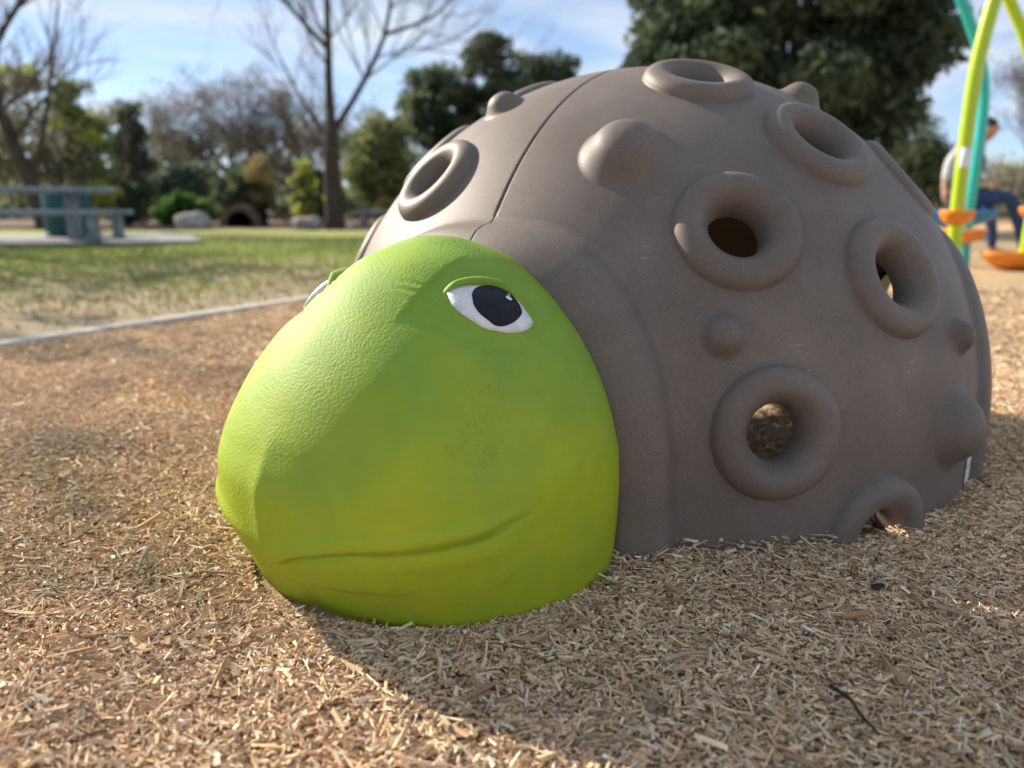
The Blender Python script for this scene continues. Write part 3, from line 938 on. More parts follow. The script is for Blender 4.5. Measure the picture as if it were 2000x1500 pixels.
def leaf_thing(name, c, size, rz, mat, label):
    n = 9
    t_ = np.linspace(-1, 1, n)
    w = (1 - t_ ** 2) ** .7 * .45
    V = []
    for k in (-1, 0, 1):
        V.append(np.c_[t_ * size, k * w * size, .35 * size * (t_ * .4) ** 2 + (.18 * size if k else 0) * w])
    V = np.concatenate(V)
    ca, sa = math.cos(rz), math.sin(rz)
    V = np.c_[V[:, 0] * ca - V[:, 1] * sa, V[:, 0] * sa + V[:, 1] * ca, V[:, 2]]
    o = np_obj(name, V, quads(3, n), mat)
    o.location = (c[0], c[1], float(hz(*c)) + .017)
    sol = o.modifiers.new('thick', 'SOLIDIFY'); sol.thickness = .0012
    return tag(o, label, 'leaf')
leaf_thing('dead_leaf', (.585, 1.125), .016, .5, M['darktwig'], 'small dark curled leaf on shaded chips below the low arch')
leaf_thing('dead_leaf', (.172, .835), .015, 1.2, M['deadleaf'], 'pale brown dry leaf on shaded chips at bottom centre')

# ================================================================== vegetation
def seg_tubes(segs, n):
    """segs: array (m,8) p0,p1,r0,r1 -> tube verts and quads"""
    S = np.asarray(segs, float)
    p0, p1, r0, r1 = S[:, 0:3], S[:, 3:6], S[:, 6], S[:, 7]
    d = p1 - p0; d /= np.linalg.norm(d, axis=1)[:, None] + 1e-9
    ref = np.where(np.abs(d[:, 2:3]) < .9, np.array([[0, 0, 1.0]]), np.array([[1.0, 0, 0]]))
    a = np.cross(d, ref); a /= np.linalg.norm(a, axis=1)[:, None] + 1e-9
    b = np.cross(d, a)
    th_ = np.linspace(0, 2 * np.pi, n, endpoint=False)
    ring = np.cos(th_)[None, :, None] * a[:, None] + np.sin(th_)[None, :, None] * b[:, None]
    V = np.concatenate([p0[:, None] + ring * r0[:, None, None], p1[:, None] + ring * r1[:, None, None]], 1)
    j = np.arange(n); j2 = (j + 1) % n
    f = np.stack([j, j2, n + j2, n + j], -1)
    F = (np.arange(len(S))[:, None, None] * 2 * n + f[None]).reshape(-1, 4)
    return V.reshape(-1, 3), F

class Tree:
    def __init__(self, seed):
        self.r = random.Random(seed)
        self.seg, self.tips = [], []
    def grow(self, p, d, length, r, level, maxl, up=.15, spread=.6, wob=.16, kids=(2, 4), shrink=.66):
        R_ = self.r
        p = Vector(p); d = Vector(d).normalized()
        n = 5 if level < 2 else 4 if level < maxl else 3
        r_end = r * (.55 if level < maxl else .3)
        pts = [p.copy()]
        for i in range(n):
            d = (d + Vector((R_.gauss(0, wob), R_.gauss(0, wob), R_.gauss(0, wob) + up * .35))).normalized()
            q_ = p + d * (length / n)
            ra = r + (r_end - r) * i / n; rb = r + (r_end - r) * (i + 1) / n
            self.seg.append((*p, *q_, ra, rb, level))
            p = q_
            pts.append((p.copy(), d.copy(), rb, (i + 1) / n))
        if level >= maxl:
            self.tips.append(tuple(p)); return
        for _ in range(R_.randint(*kids) + (1 if level else 0)):
            q_, dd, rr, t = pts[R_.randint(2 if level else 3, n)]
            ax = Vector((R_.gauss(0, 1), R_.gauss(0, 1), R_.gauss(0, .5))).normalized()
            nd = (dd + ax * spread * R_.uniform(.7, 1.3)).normalized()
            self.grow(q_, nd, length * shrink * R_.uniform(.75, 1.15), rr * R_.uniform(.55, .75), level + 1, maxl, up, spread, wob, kids, shrink)
        q_, dd, rr, t = pts[-1]
        self.grow(q_, dd, length * shrink, rr * .95, level + 1, maxl, up, spread, wob, kids, shrink)
    def limb(self, pts, r0, r1, level=1, sub=None, n=10, **kw):
        """a limb whose course is given, with side branches grown from it"""
        P = spline(pts, n)
        rr = np.linspace(r0, r1, n)
        for i in range(n - 1):
            self.seg.append((*P[i], *P[i + 1], rr[i], rr[i + 1], level))
        if sub:
            for _ in range(sub):
                i = self.r.randint(3, n - 2)
                d = Vector(P[i + 1] - P[i]).normalized()
                ax = Vector((self.r.gauss(0, 1), self.r.gauss(0, .8), self.r.gauss(0, .4))).normalized()
                self.grow(P[i], d + ax * .9, kw.get('length', 1.6) * self.r.uniform(.6, 1.2), rr[i] * .42, level + 1, kw.get('maxl', 4), up=.25)
            self.grow(P[-1], P[-1] - P[-2], kw.get('length', 1.6), r1, level + 1, kw.get('maxl', 4), up=.25)

def tree_objects(name, T_, base, label, cat, bark, twig=None, leaves=None, group=None, split=2):
    """thing with trunk, branches and crown parts; all coordinates given about the base"""
    t = empty(name, base)
    tag(t, label, cat, group)
    S = np.array(T_.seg)
    if len(S):
        tr = S[S[:, 8] < split]; br = S[S[:, 8] >= split]
        if len(tr):
            V, F = seg_tubes(tr[:, :8], 8); np_obj('trunk', V, F, bark, t)
        if len(br):
            V, F = seg_tubes(br[:, :8], 3); np_obj('twigs', V, F, twig or bark, t)
    if leaves is not None:
        V, F, C_ = leaves
        np_obj('crown', V, F, M['leaf'], t, smooth=False, attrs={'Col': C_})
    return t

def leaf_cloud(centres, radii, n_per, size, cols, rng, flat=.75, clump=.9):
    """clumps of small pointed leaf quads round each centre"""
    centres = np.asarray(centres, float); radii = np.broadcast_to(np.asarray(radii, float), (len(centres),))
    n_per = np.broadcast_to(np.asarray(n_per), (len(centres),)).astype(int)
    idx = np.repeat(np.arange(len(centres)), n_per)
    n = len(idx)
    d = rng.normal(size=(n, 3)); d /= np.linalg.norm(d, axis=1)[:, None]
    rr = rng.random(n) ** (1 / 2.2)
    p = centres[idx] + d * (rr * radii[idx])[:, None] * np.array([1, 1, flat])
    a = rng.normal(size=(n, 3)); a /= np.linalg.norm(a, axis=1)[:, None]
    b = np.cross(a, rng.normal(size=(n, 3))); b /= np.linalg.norm(b, axis=1)[:, None] + 1e-9
    s = size * rng.uniform(.6, 1.4, n)[:, None]
    V = np.stack([p - a * s, p + b * s * .5, p + a * s, p - b * s * .5], 1).reshape(-1, 3)
    F = np.arange(n * 4).reshape(-1, 4)
    cols = np.asarray(cols, float)
    cc = cols[rng.integers(0, len(cols), len(centres))][idx] * .6 + cols[rng.integers(0, len(cols), n)] * .4
    cc = cc * rng.uniform(.75, 1.25, (n, 1))
    return V, F, np.repeat(cc, 4, 0)

def ellipsoid_pts(n, c, r, rng, hollow=.35):
    d = rng.normal(size=(n, 3)); d /= np.linalg.norm(d, axis=1)[:, None]
    t = (hollow + (1 - hollow) * rng.random(n)) ** .8
    return np.asarray(c) + d * t[:, None] * np.asarray(r)

DARKG = [(.090, .125, .075), (.115, .152, .086), (.150, .185, .100), (.074, .102, .065)]  # foliage colours lightened to stand in for haze over the background
OLIVE = [(.165, .195, .075), (.220, .250, .095), (.110, .140, .055), (.260, .280, .115)]
BRIGHT = [(.060, .135, .025), (.085, .175, .030), (.045, .105, .022)]
YELL = [(.54, .60, .09), (.44, .53, .08), (.56, .54, .08)]
GREYG = [(.32, .31, .21), (.38, .36, .27), (.25, .26, .16), (.40, .37, .30)]
OCHRE = [(.34, .25, .09), (.28, .22, .10), (.38, .30, .09), (.20, .17, .08)]

def shrub(name, base, size, cols, label, n_cl=26, n_leaf=90, leaf=.06, seed=1, cat='shrub', conical=False, group=None):
    r_ = np.random.default_rng(seed)
    w, h = size
    c = ellipsoid_pts(n_cl, (0, 0, h * .5), (w * .5 * .8, w * .5 * .8, h * .5 * .85), r_)
    if conical:
        k = np.clip(1.15 - c[:, 2] / h, .15, 1); c[:, 0] *= k * 1.2; c[:, 1] *= k * 1.2
    c[:, 2] = np.maximum(c[:, 2], .08 * h)
    T_ = Tree(seed)
    for i in range(0, n_cl, 2):
        p = c[i]
        T_.limb([(p[0] * .1, p[1] * .1, -.1), (p[0] * .45, p[1] * .45, p[2] * .5), tuple(p)], .018 * h ** .5 + .008, .005, level=1, n=5)
    lv = leaf_cloud(c, r_.uniform(.16, .28, n_cl) * min(w, h * 1.3), n_leaf, leaf * 1.25, cols, r_)
    return tree_objects(name, T_, base, label, cat, M['bark'], leaves=lv, group=group)

# ---- main bare tree in the lawn
T_ = Tree(31)
T_.limb([(0, 0, -.25), (0, 0, .5), (-.02, 0, 1.5), (.03, 0, 2.6)], .30, .20, level=0, n=9)
T_.seg[0] = (*T_.seg[0][:6], .40, .30, 0)
T_.limb([(.03, 0, 2.6), (.02, 0, 3.8), (.07, 0, 5.2), (.05, .1, 7.0), (.1, .1, 8.6)], .14, .035, level=1, sub=14, length=2.2, maxl=5)
T_.limb([(.05, 0, 2.55), (.55, .1, 3.3), (1.15, .2, 4.3), (1.6, .25, 5.3), (1.8, .3, 6.6), (2.1, .4, 8.0)], .10, .028, level=1, sub=15, length=2.1, maxl=5)
T_.limb([(.05, 0, 4.7), (-.6, -.1, 5.4), (-1.2, -.2, 6.1), (-2.0, -.3, 7.0), (-2.6, -.3, 8.0)], .075, .022, level=1, sub=12, length=2.0, maxl=5)
T_.limb([(0, 0, 2.2), (-.5, .5, 2.9), (-1.0, .9, 3.6), (-1.5, 1.0, 4.6)], .07, .025, level=1, sub=9, length=1.5)
T_.limb([(1.5, .25, 5.1), (2.3, .1, 5.3), (3.0, 0, 5.6), (3.6, 0, 6.2)], .06, .02, level=1, sub=5, length=1.3)
tree_objects('bare_tree', T_, (-4.95, 22, -.05), 'bare tree with forked grey trunk standing alone at the lawn edge', 'tree', M['bark'], M['twig'])

# ---- leaning bare tree at the left edge
T_ = Tree(12)
T_.limb([(.1, 0, -.2), (-.05, 0, .9), (-.5, 0, 2.4), (-.85, 0, 3.9), (-1.1, 0, 5.5), (-1.0, 0, 7.2)], .21, .06, level=0, sub=9, n=12, length=2.0)
T_.limb([(-.85, 0, 3.9), (-.2, .1, 4.9), (.5, .1, 5.7), (1.4, 0, 6.6)], .09, .03, level=1, sub=8, length=1.7)
T_.limb([(-.1, 0, 1.3), (.5, -.2, 2.4), (.9, -.3, 3.6), (1.3, -.3, 5.2)], .08, .025, level=1, sub=7, length=1.6)
tree_objects('bare_tree', T_, (-12.0, 20, 0), 'leaning bare tree behind the picnic table at the left edge', 'tree', M['bark'], M['twig'])

# ---- grey bare trees in the middle distance
for i, (x, y, h, lab_) in enumerate([
        (-13.2, 32, 5.6, 'grey bare tree behind the dark columnar evergreen'),
        (-11.2, 31, 6.4, 'twiggy grey bare tree right of the dark columnar evergreen'),
        (-9.2, 32.5, 6.2, 'twiggy grey bare tree directly above the brown arched tunnel'),
        (-7.3, 31, 5.6, 'twiggy grey bare tree just left of the forked trunk'),
        (19.4, 30, 6.6, 'bare tree with pinkish grey twigs at the right edge behind the posts')]):
    T_ = Tree(100 + i)
    for k in range(3):
        a = k * 2.1 + i
        T_.grow((.15 * math.cos(a), .15 * math.sin(a), -.2), (.35 * math.cos(a), .35 * math.sin(a), 1), h * .40, .085, 0, 4, up=.2, spread=.62, kids=(2, 3), shrink=.66)
    r_ = np.random.default_rng(40 + i)
    tips = np.array(T_.tips)
    tips = tips[r_.random(len(tips)) < .8]
    lv = leaf_cloud(tips, .32, 7, .05, [(.15, .125, .105), (.12, .105, .085), (.19, .165, .14)], r_)
    tree_objects('bare_tree', T_, (x, y, -.05), lab_, 'tree', M['twig'], M['twig'], leaves=lv, split=1)

# ---- feathery willow-like tree at left
r_ = np.random.default_rng(5)
T_ = Tree(55)
for k in range(5):
    a = k * 1.26
    T_.grow((.1 * math.cos(a), .1 * math.sin(a), -.2), (.5 * math.cos(a), .5 * math.sin(a), 1), 2.1, .09, 0, 4, up=.05, spread=.6, kids=(2, 3), shrink=.68)
c = np.r_[ellipsoid_pts(85, (-.4, 0, 2.7), (3.0, 1.8, 2.3), r_)]
lv1 = leaf_cloud(c, .62, 80, .10, GREYG + OLIVE[:2], r_)
c2 = np.r_[ellipsoid_pts(22, (1.6, -.6, 3.1), (.8, .6, 1.5), r_), ellipsoid_pts(6, (2.2, -1.0, .9), (.35, .3, .3), r_), ellipsoid_pts(6, (-.4, -.6, 4.5), (.9, .5, .5), r_)]
lv2 = leaf_cloud(c2, .40, 110, .09, YELL + OLIVE, r_)
lv = (np.r_[lv1[0], lv2[0]], np.r_[lv1[1], lv2[1] + len(lv1[0])], np.r_[lv1[2], lv2[2]])
tree_objects('feathery_tree', T_, (-15.4, 26.5, -.05), 'wispy grey green tree with yellow green sprays behind the picnic table', 'tree', M['twig'], M['twig'], leaves=lv)

# ---- dark columnar evergreen
shrub('columnar_evergreen', (-14.0, 29.5, -.05), (1.7, 4.7), DARKG, 'narrow dark evergreen between the wispy tree and grey bare trees', n_cl=46, n_leaf=110, leaf=.08, seed=3, cat='tree')

# ---- undergrowth below the grey trees
for i, (x, y, w, h, cols, lab_) in enumerate([
        (-13.4, 27.5, 2.2, 1.7, DARKG, 'dark evergreen shrub behind the picnic bench end'),
        (-11.6, 28.0, 2.4, 2.3, DARKG, 'dark shrub just left behind the bright green bush'),
        (-9.9, 29.0, 2.2, 2.4, DARKG + OLIVE[2:3], 'dark shrub just right behind the bright green bush'),
        (-8.9, 26.6, 1.7, 1.9, OLIVE[2:] + DARKG, 'olive green shrub growing over the brown arched tunnel'),
        (-6.9, 28.5, 2.0, 1.9, DARKG, 'dark shrub between the ochre sapling and yellow green cones'),
        (-3.2, 27.0, 1.9, 1.6, OCHRE[3:] + DARKG, 'brownish dark shrub beside the shell at its left'),
        (-18.6, 26.0, 3.0, 2.6, GREYG + OLIVE[2:3], 'grey green shrub at the far left behind the table top')]):
    shrub('dark_shrub', (x, y, -.05), (w, h), cols, lab_, n_cl=30, n_leaf=90, leaf=.07, seed=200 + i)

shrub('green_bush', (-8.65, 21.0, -.05), (1.95, .95), BRIGHT, 'low bright green bush behind the grey boulder', n_cl=34, n_leaf=120, leaf=.06, seed=9)
shrub('ochre_sapling', (-8.2, 26.0, -.05), (1.2, 2.5), OCHRE + GREYG[:1], 'thin ochre leaved sapling left of the forked trunk', n_cl=24, n_leaf=45, leaf=.055, seed=14, cat='tree')
shrub('yellow_shrub', (-6.35, 24.2, -.05), (.95, 2.2), YELL + OLIVE, 'upright yellow green shrub left of the forked trunk', n_cl=30, n_leaf=80, leaf=.06, seed=15, conical=True)
shrub('yellow_shrub', (-5.55, 24.8, -.05), (.8, 1.9), YELL + OCHRE[:2], 'golden shrub partly hidden by the forked trunk', n_cl=24, n_leaf=80, leaf=.06, seed=16, conical=True)
shrub('olive_tree', (-4.3, 26.0, -.05), (2.7, 3.7), OLIVE, 'rounded olive green tree right of the forked trunk', n_cl=60, n_leaf=120, leaf=.075, seed=17, cat='tree')
shrub('golden_shrub', (-3.95, 24.5, -.05), (.8, 1.0), OCHRE[:3] + YELL[2:], 'small golden shrub in front of the rounded olive tree', n_cl=14, n_leaf=60, leaf=.05, seed=18)

# ---- evergreens behind the shell
for i, (x, y, w, h, lab_) in enumerate([
        (-3.0, 30.5, 4.6, 5.7, 'tall dark evergreen right of the forked tree, left one of three'),
        (-.7, 31.0, 4.6, 6.9, 'tall dark evergreen behind the shell top left, middle of three'),
        (1.4, 32.0, 4.2, 6.4, 'tall dark evergreen behind the shell, right one of three')]):
    r_ = np.random.default_rng(300 + i)
    T_ = Tree(300 + i)
    T_.limb([(0, 0, -.2), (.05, 0, h * .4), (0, 0, h * .92)], .16, .03, level=0, n=8)
    c = []
    for k in range(80):
        t = r_.random() ** .8
        zc = h * (.08 + .88 * t); ww = w * .5 * (1.08 - t * .62) * r_.uniform(.2, 1.0)
        a = r_.uniform(0, 6.28)
        c.append((ww * math.cos(a), ww * math.sin(a), zc))
    for k in range(0, 80, 4):
        T_.limb([(0, 0, c[k][2] * .9), (c[k][0] * .5, c[k][1] * .5, c[k][2] * .96), c[k]], .03, .008, level=1, n=4)
    lv = leaf_cloud(c, r_.uniform(.35, .65, 80), 170, .105, DARKG + OLIVE[2:3], r_)
    tree_objects('evergreen_tree', T_, (x, y, -.05), lab_, 'tree', M['bark'], leaves=lv)

# ---- big dark oak behind the shell
r_ = np.random.default_rng(77)
T_ = Tree(77)
T_.limb([(0, 0, -.3), (.05, 0, .8), (-.05, 0, 1.7), (.1, 0, 2.6)], .36, .24, level=0, n=8)
c = np.r_[ellipsoid_pts(125, (-.1, 0, 4.9), (3.5, 2.8, 3.7), r_, .25), ellipsoid_pts(22, (-2.2, -.3, 3.4), (1.5, 1.2, 1.5), r_), ellipsoid_pts(22, (1.4, -.5, 2.6), (1.3, 1.0, 1.3), r_), ellipsoid_pts(14, (2.7, -.3, 4.6), (.9, .9, 1.4), r_)]
for k in range(0, len(c), 5):
    p = c[k]
    T_.limb([(.05, 0, 1.9 + .3 * (k % 3)), (p[0] * .35, p[1] * .35, 2.3 + (p[2] - 2.0) * .45), (p[0] * .75, p[1] * .75, p[2] * .9), tuple(p)], .09, .015, level=1, n=6)
lv = leaf_cloud(c, r_.uniform(.55, .95, len(c)), 260, .125, DARKG + DARKG + OLIVE[2:3], r_)
tree_objects('oak_tree', T_, (6.35, 19, -.05), 'huge dark green tree filling the sky behind the shell', 'tree', M['bark'], leaves=lv)
shrub('round_evergreen', (15.3, 30, -.05), (2.8, 4.1), DARKG + OLIVE[2:3], 'small dark round tree left of the play posts', n_cl=60, n_leaf=110, leaf=.085, seed=21, cat='tree')

for i, (x, y, w, h, cols, lab_) in enumerate([
        (18.4, 34, 3.2, 2.6, GREYG, 'grey tan leafless looking shrub behind the seated person'),
        (22.0, 36, 3.6, 3.2, GREYG, 'pale grey shrub at the right edge behind the posts'),
        (13.2, 33, 2.6, 2.2, DARKG, 'dark shrub beside the shell at its right')]):
    shrub('far_shrub', (x, y, -.05), (w, h), cols, lab_, n_cl=34, n_leaf=80, leaf=.08, seed=400 + i)

# ---- the far edge of the park: one mass nobody could count
r_ = np.random.default_rng(90)
xs_ = np.r_[r_.uniform(-48, 12, 260), r_.uniform(12, 60, 150)]
c = np.c_[xs_, r_.uniform(42, 56, 410), r_.uniform(.2, 1, 410) ** 1.2 * np.where(xs_ < 12, 4.6, 2.6)]
xl = np.linspace(-46, 58, 260); c = np.r_[c, np.c_[xl, r_.uniform(38, 43, 260), r_.uniform(.3, 1.5, 260)]]
lvv = leaf_cloud(c, r_.uniform(.8, 1.6, len(c)), 75, .24, DARKG + DARKG + GREYG[2:3] + OLIVE[2:3], r_)
fw = np_obj('far_woods', lvv[0], lvv[1], M['leaf'], smooth=False, attrs={'Col': lvv[2]})
tag(fw, 'far belt of mixed grey and green woodland closing the park', 'woods', kind='stuff')

# ---- tree left of the frame whose shadow lies on the lawn
r_ = np.random.default_rng(91)
T_ = Tree(91)
T_.limb([(0, 0, -.2), (0, 0, 1.5), (.1, 0, 3.0)], .22, .15, level=0, n=6)
c = ellipsoid_pts(60, (0, 0, 5.2), (2.6, 2.4, 2.0), r_)
for k in range(0, 60, 4):
    p = c[k]; T_.limb([(.1, 0, 2.7), (p[0] * .5, p[1] * .5, 2.7 + (p[2] - 2.7) * .6), tuple(p)], .06, .012, level=1, n=5)
lv = leaf_cloud(c, .55, 42, .075, OLIVE + BRIGHT, r_)
tree_objects('shade_tree', T_, (-12.2, 13.6, 0), 'leafy tree left of the frame casting shade on the lawn', 'tree', M['bark'], leaves=lv)

r_ = np.random.default_rng(92)
T_ = Tree(92)
T_.limb([(0, 0, -.2), (.05, 0, 2.0), (.1, 0, 3.6)], .17, .11, level=0, n=6)
c = np.r_[ellipsoid_pts(9, (.75, -.5, 6.35), (.55, .8, .35), r_), ellipsoid_pts(14, (.3, .7, 6.1), (.9, .9, .7), r_), ellipsoid_pts(12, (-.4, -.2, 5.6), (1.0, 1.0, .9), r_)]
for k in range(0, len(c), 2):
    p = c[k]; T_.limb([(.1, 0, 3.4), (p[0] * .5, p[1] * .5, 3.4 + (p[2] - 3.4) * .6), tuple(p)], .04, .010, level=1, n=5)
lv = leaf_cloud(c, .30, 18, .06, OLIVE + BRIGHT, r_)
tree_objects('shade_tree', T_, (-10.55, 8.8, 0), 'thin leafy tree left of the frame nearest the play area', 'tree', M['bark'], leaves=lv)

# ---- grass blades
n = 52000
yb = 3.2 + 11 * rng.random(n) ** 1.5
xb = kx(yb) - .10 - (yb * .9 + .5) * rng.random(n)
dist = kx(yb) - xb
keep = rng.random(n) < np.clip(.22 + .16 * np.clip(yb - 4.5, 0, 9) + .6 * (vnoise(xb * 1.3, yb * 1.3, 33) - .45), .05, 1)
xb, yb, dist = xb[keep], yb[keep], dist[keep]; n = len(xb)
zb = (vnoise(xb * .6, yb * .6, 5) - .5) * .05 + (vnoise(xb * 3, yb * 3, 6) - .5) * .015
hb = rng.uniform(.015, .042, n) * (.7 + .05 * yb); wb = rng.uniform(.004, .009, n) * (1 + .12 * yb)
ang = rng.uniform(0, 6.28, n); lx = rng.normal(0, .5, n) * hb; ly = rng.normal(0, .5, n) * hb
P0 = np.stack([xb - wb * np.cos(ang), yb - wb * np.sin(ang), zb - .01], -1)
P1 = np.stack([xb + wb * np.cos(ang), yb + wb * np.sin(ang), zb - .01], -1)
P2_ = np.stack([xb + lx, yb + ly, zb + hb], -1)
gc = np.where((rng.random(n) < np.clip(1.15 - .105 * yb, .10, .85))[:, None], np.array([[.30, .24, .13]]), np.array([[.27, .33, .085]])) * rng.uniform(.7, 1.3, (n, 1))
gb = np_obj('grass', np.stack([P0, P1, P2_], 1).reshape(-1, 3), np.arange(n * 3).reshape(-1, 3), M['grass'], smooth=False, attrs={'Col': np.repeat(gc, 3, 0)})
tag(gb, 'short patchy green and straw coloured lawn grass', 'grass', kind='stuff')

# ================================================================== picnic corner
pad = MB().box((-8.6, 12.3, -.01), (6.6, 3.9, .16), rz=rad(28), bev=.015).build('concrete_pad', M['concrete'], smooth=False)
tag(pad, kind='structure')

tb = empty('picnic_table', (-7.35, 11.8, .07), rad(14))
tag(tb, 'grey concrete picnic table with attached benches on a concrete pad', 'picnic table')
MB().box((0, 0, .745), (2.5, .78, .085), bev=.02).build('tabletop', M['tablecon'], tb)
for sy in (-1, 1):
    MB().box((.12, .72 * sy, .415), (2.5, .33, .075), bev=.02).build('bench', M['tablecon'], tb)
for sx in (-.70, .70):
    MB().box((sx, 0, .35), (.15, .30, .705), bev=.02).build('leg', M['tablecon'], tb)
for sx in (-.86, 1.14):
    for sy in (-1, 1):
        MB().box((sx, .72 * sy, .188), (.14, .24, .377), bev=.015).build('bench_leg', M['tablecon'], tb)

bin_ = empty('litter_bin', (-7.62, 13.5, .05), rad(15))
tag(bin_, 'teal slatted litter bin standing behind the picnic table', 'litter bin')
th_ = np.linspace(0, 2 * np.pi, 26, endpoint=False)
core = MB(); core.tube([(0, 0, .02), (0, 0, .74)], .32, n=24); core.build('liner', M['dark'], bin_)
sl_mesh = None
for a in th_:
    if sl_mesh is None:
        o = MB().box((0, 0, .39), (.014, .062, .76), bev=.004).build('slat', M['teal'], bin_); sl_mesh = o.data
    else:
        o = link(bpy.data.objects.new('slat', sl_mesh), bin_)
    o.location = (.36 * math.cos(a), .36 * math.sin(a), 0); o.rotation_euler = (0, 0, a)
for z in (.06, .74):
    rr = MB(); t_ = np.linspace(0, 2 * np.pi, 33)
    rr.tube(np.c_[.365 * np.cos(t_), .365 * np.sin(t_), np.full(33, z)], .016, n=8, cap=False)
    rr.build('hoop', M['teal'], bin_)

def boulder(name, loc, size, seed, label, mat):
    u = np.linspace(0, np.pi, 22); v = np.linspace(0, 2 * np.pi, 36, endpoint=False)
    UU, VV = np.meshgrid(u, v, indexing='ij')
    x = np.sin(UU) * np.cos(VV); y = np.sin(UU) * np.sin(VV); z = np.cos(UU)
    n_ = .82 + .36 * vnoise(x * 1.7 + 9 + z, y * 1.7 + seed + z * .7, seed) + .10 * vnoise(x * 5 + z * 3, y * 5 + z * 2 + 3, seed + 1)
    P = np.stack([x * size[0] * n_, y * size[1] * n_, np.sign(z) * np.abs(z) ** .8 * size[2] * n_], -1)
    o = np_obj(name, P.reshape(-1, 3), quads(22, 36, closed=True, flip=True), mat)
    o.location = loc
    return tag(o, label, 'boulder')
boulder('boulder', (-8.1, 19.9, .10), (.40, .30, .31), 3, 'rounded grey boulder in front of the bright green bush', M['rock'])
boulder('boulder', (-5.7, 21.9, .06), (.42, .30, .24), 8, 'low pale boulder just left of the forked trunk', M['rock'])
boulder('boulder', (-4.35, 21.2, .00), (.12, .10, .09), 11, 'small stone at the right foot of the forked trunk', M['rock'])

sl = empty('stone_bench', (-4.1, 24.0, -.05), rad(-4))
tag(sl, 'low pale stone bench between the forked trunk and the shell', 'bench')
MB().box((0, 0, .44), (1.25, .42, .13), bev=.02).build('seat', M['concrete'], sl)
for sx in (-.42, .42):
    MB().box((sx, 0, .19), (.18, .34, .38), bev=.02).build('leg', M['concrete'], sl)

# brown arched tunnel mouth
ar = empty('arched_tunnel', (-8.5, 24.6, -.12))
ar.scale = (.82, .82, .82)
tag(ar, 'low brown stone arch with dark opening behind the lawn', 'stone arch')
nst = 13
for k in range(nst):
    a0 = math.pi * (k + .03) / nst; a1 = math.pi * (k + .97) / nst
    V = []
    for yy in (-.16, .16):
        for a, r__ in ((a0, .52), (a1, .52), (a1, .74), (a0, .74)):
            V.append((r__ * math.cos(a) * 1.05, yy, r__ * math.sin(a) * 1.15 + .05))
    np_obj('arch_stone', V, [(0, 1, 2, 3), (7, 6, 5, 4), (0, 4, 5, 1), (1, 5, 6, 2), (2, 6, 7, 3), (3, 7, 4, 0)], M['brick'], ar, smooth=False)
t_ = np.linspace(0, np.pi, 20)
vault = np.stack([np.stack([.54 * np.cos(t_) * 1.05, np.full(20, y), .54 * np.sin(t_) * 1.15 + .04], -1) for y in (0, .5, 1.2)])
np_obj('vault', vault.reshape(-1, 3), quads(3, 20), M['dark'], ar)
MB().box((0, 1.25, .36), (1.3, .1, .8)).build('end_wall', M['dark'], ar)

# ================================================================== post and pod climber
pc = empty('post_climber', (3.9, 6.8, 0))
tag(pc, 'lime and teal curved post climber with orange and blue pod steps', 'play climber')
PO = np.array([3.9, 6.8, 0])
def post(pts, r, mat):
    m = MB(); m.tube(spline(np.array(pts) - PO, 40), r, n=20); return m.build('post', mat, pc)
lp = post([(3.15, 5.5, -.2), (3.12, 5.5, .25), (3.109, 5.5, .495), (3.104, 5.5, .807), (3.103, 5.5, 1.176), (3.114, 5.5, 1.502), (3.15, 5.5, 1.787), (3.199, 5.5, 2.035), (3.30, 5.55, 2.30), (3.50, 5.65, 2.55)], .047, M['lime'])
post([(4.67, 8.0, -.2), (4.659, 8.0, .009), (4.637, 8.0, .448), (4.647, 8.0, .95), (4.652, 8.0, 1.39), (4.626, 8.0, 1.724), (4.531, 8.0, 2.051), (4.399, 8.0, 2.327), (4.25, 8.0, 2.598), (4.0, 7.9, 2.95)], .050, M['tealpost'])
post([(4.0, 7.3, 3.0), (4.207, 7.5, 2.847), (4.362, 7.5, 2.557), (4.513, 7.5, 2.304), (4.638, 7.5, 2.091), (4.852, 7.5, 1.609), (4.96, 7.5, 1.067), (4.951, 7.5, .505), (4.928, 7.5, -.2)], .050, M['lime'])
# little white label on the lime post
ta = np.linspace(rad(-150), rad(-60), 9)
LV = np.concatenate([np.c_[3.1035 + r__ * np.cos(ta), 5.5 + r__ * np.sin(ta), np.full(9, z)] for r__ in (.0485, .0465) for z in (.85, .98)]) - PO
np_obj('post_label', LV, np.r_[quads(2, 9), [(18 + j, 27 + j, 28 + j, 19 + j) for j in range(8)], [(9 + j, 10 + j, 28 + j, 27 + j) for j in range(8)], [(0, 9, 27, 18), (17, 8, 26, 35)]], M['white'], lp)
def pod(c, rx, ry, h, rz, mat, tip=.0):
    """step pod: dished top, tapering belly, one side drawn out"""
    t_ = np.linspace(0, 2 * np.pi, 40, endpoint=False)
    rows = []
    for rr, z in ((.02, -.05), (.55, -.05), (.85, -.03), (.95, 0), (1.0, -.06), (.99, -.18), (.90, -.42), (.74, -.66), (.52, -.86), (.28, -.97), (.02, -1.0)):
        k = 1 + tip * np.maximum(0, np.cos(t_)) ** 2
        x = rx * rr * np.cos(t_) * k; y = ry * rr * np.sin(t_) * (1 - .25 * tip * np.maximum(0, np.cos(t_)))
        rows.append(np.c_[x * math.cos(rz) - y * math.sin(rz), x * math.sin(rz) + y * math.cos(rz), np.full(40, z * h)])
    V = np.stack(rows).reshape(-1, 3) + np.array(c) - PO
    return np_obj('step_pod', V, quads(11, 40, closed=True, flip=True), mat, pc)
pod((3.11, 5.5, .565), .115, .115, .115, .2, M['orange'])
pod((4.60, 8.0, .36), .17, .16, .155, 0.0, M['orange'], tip=.5)
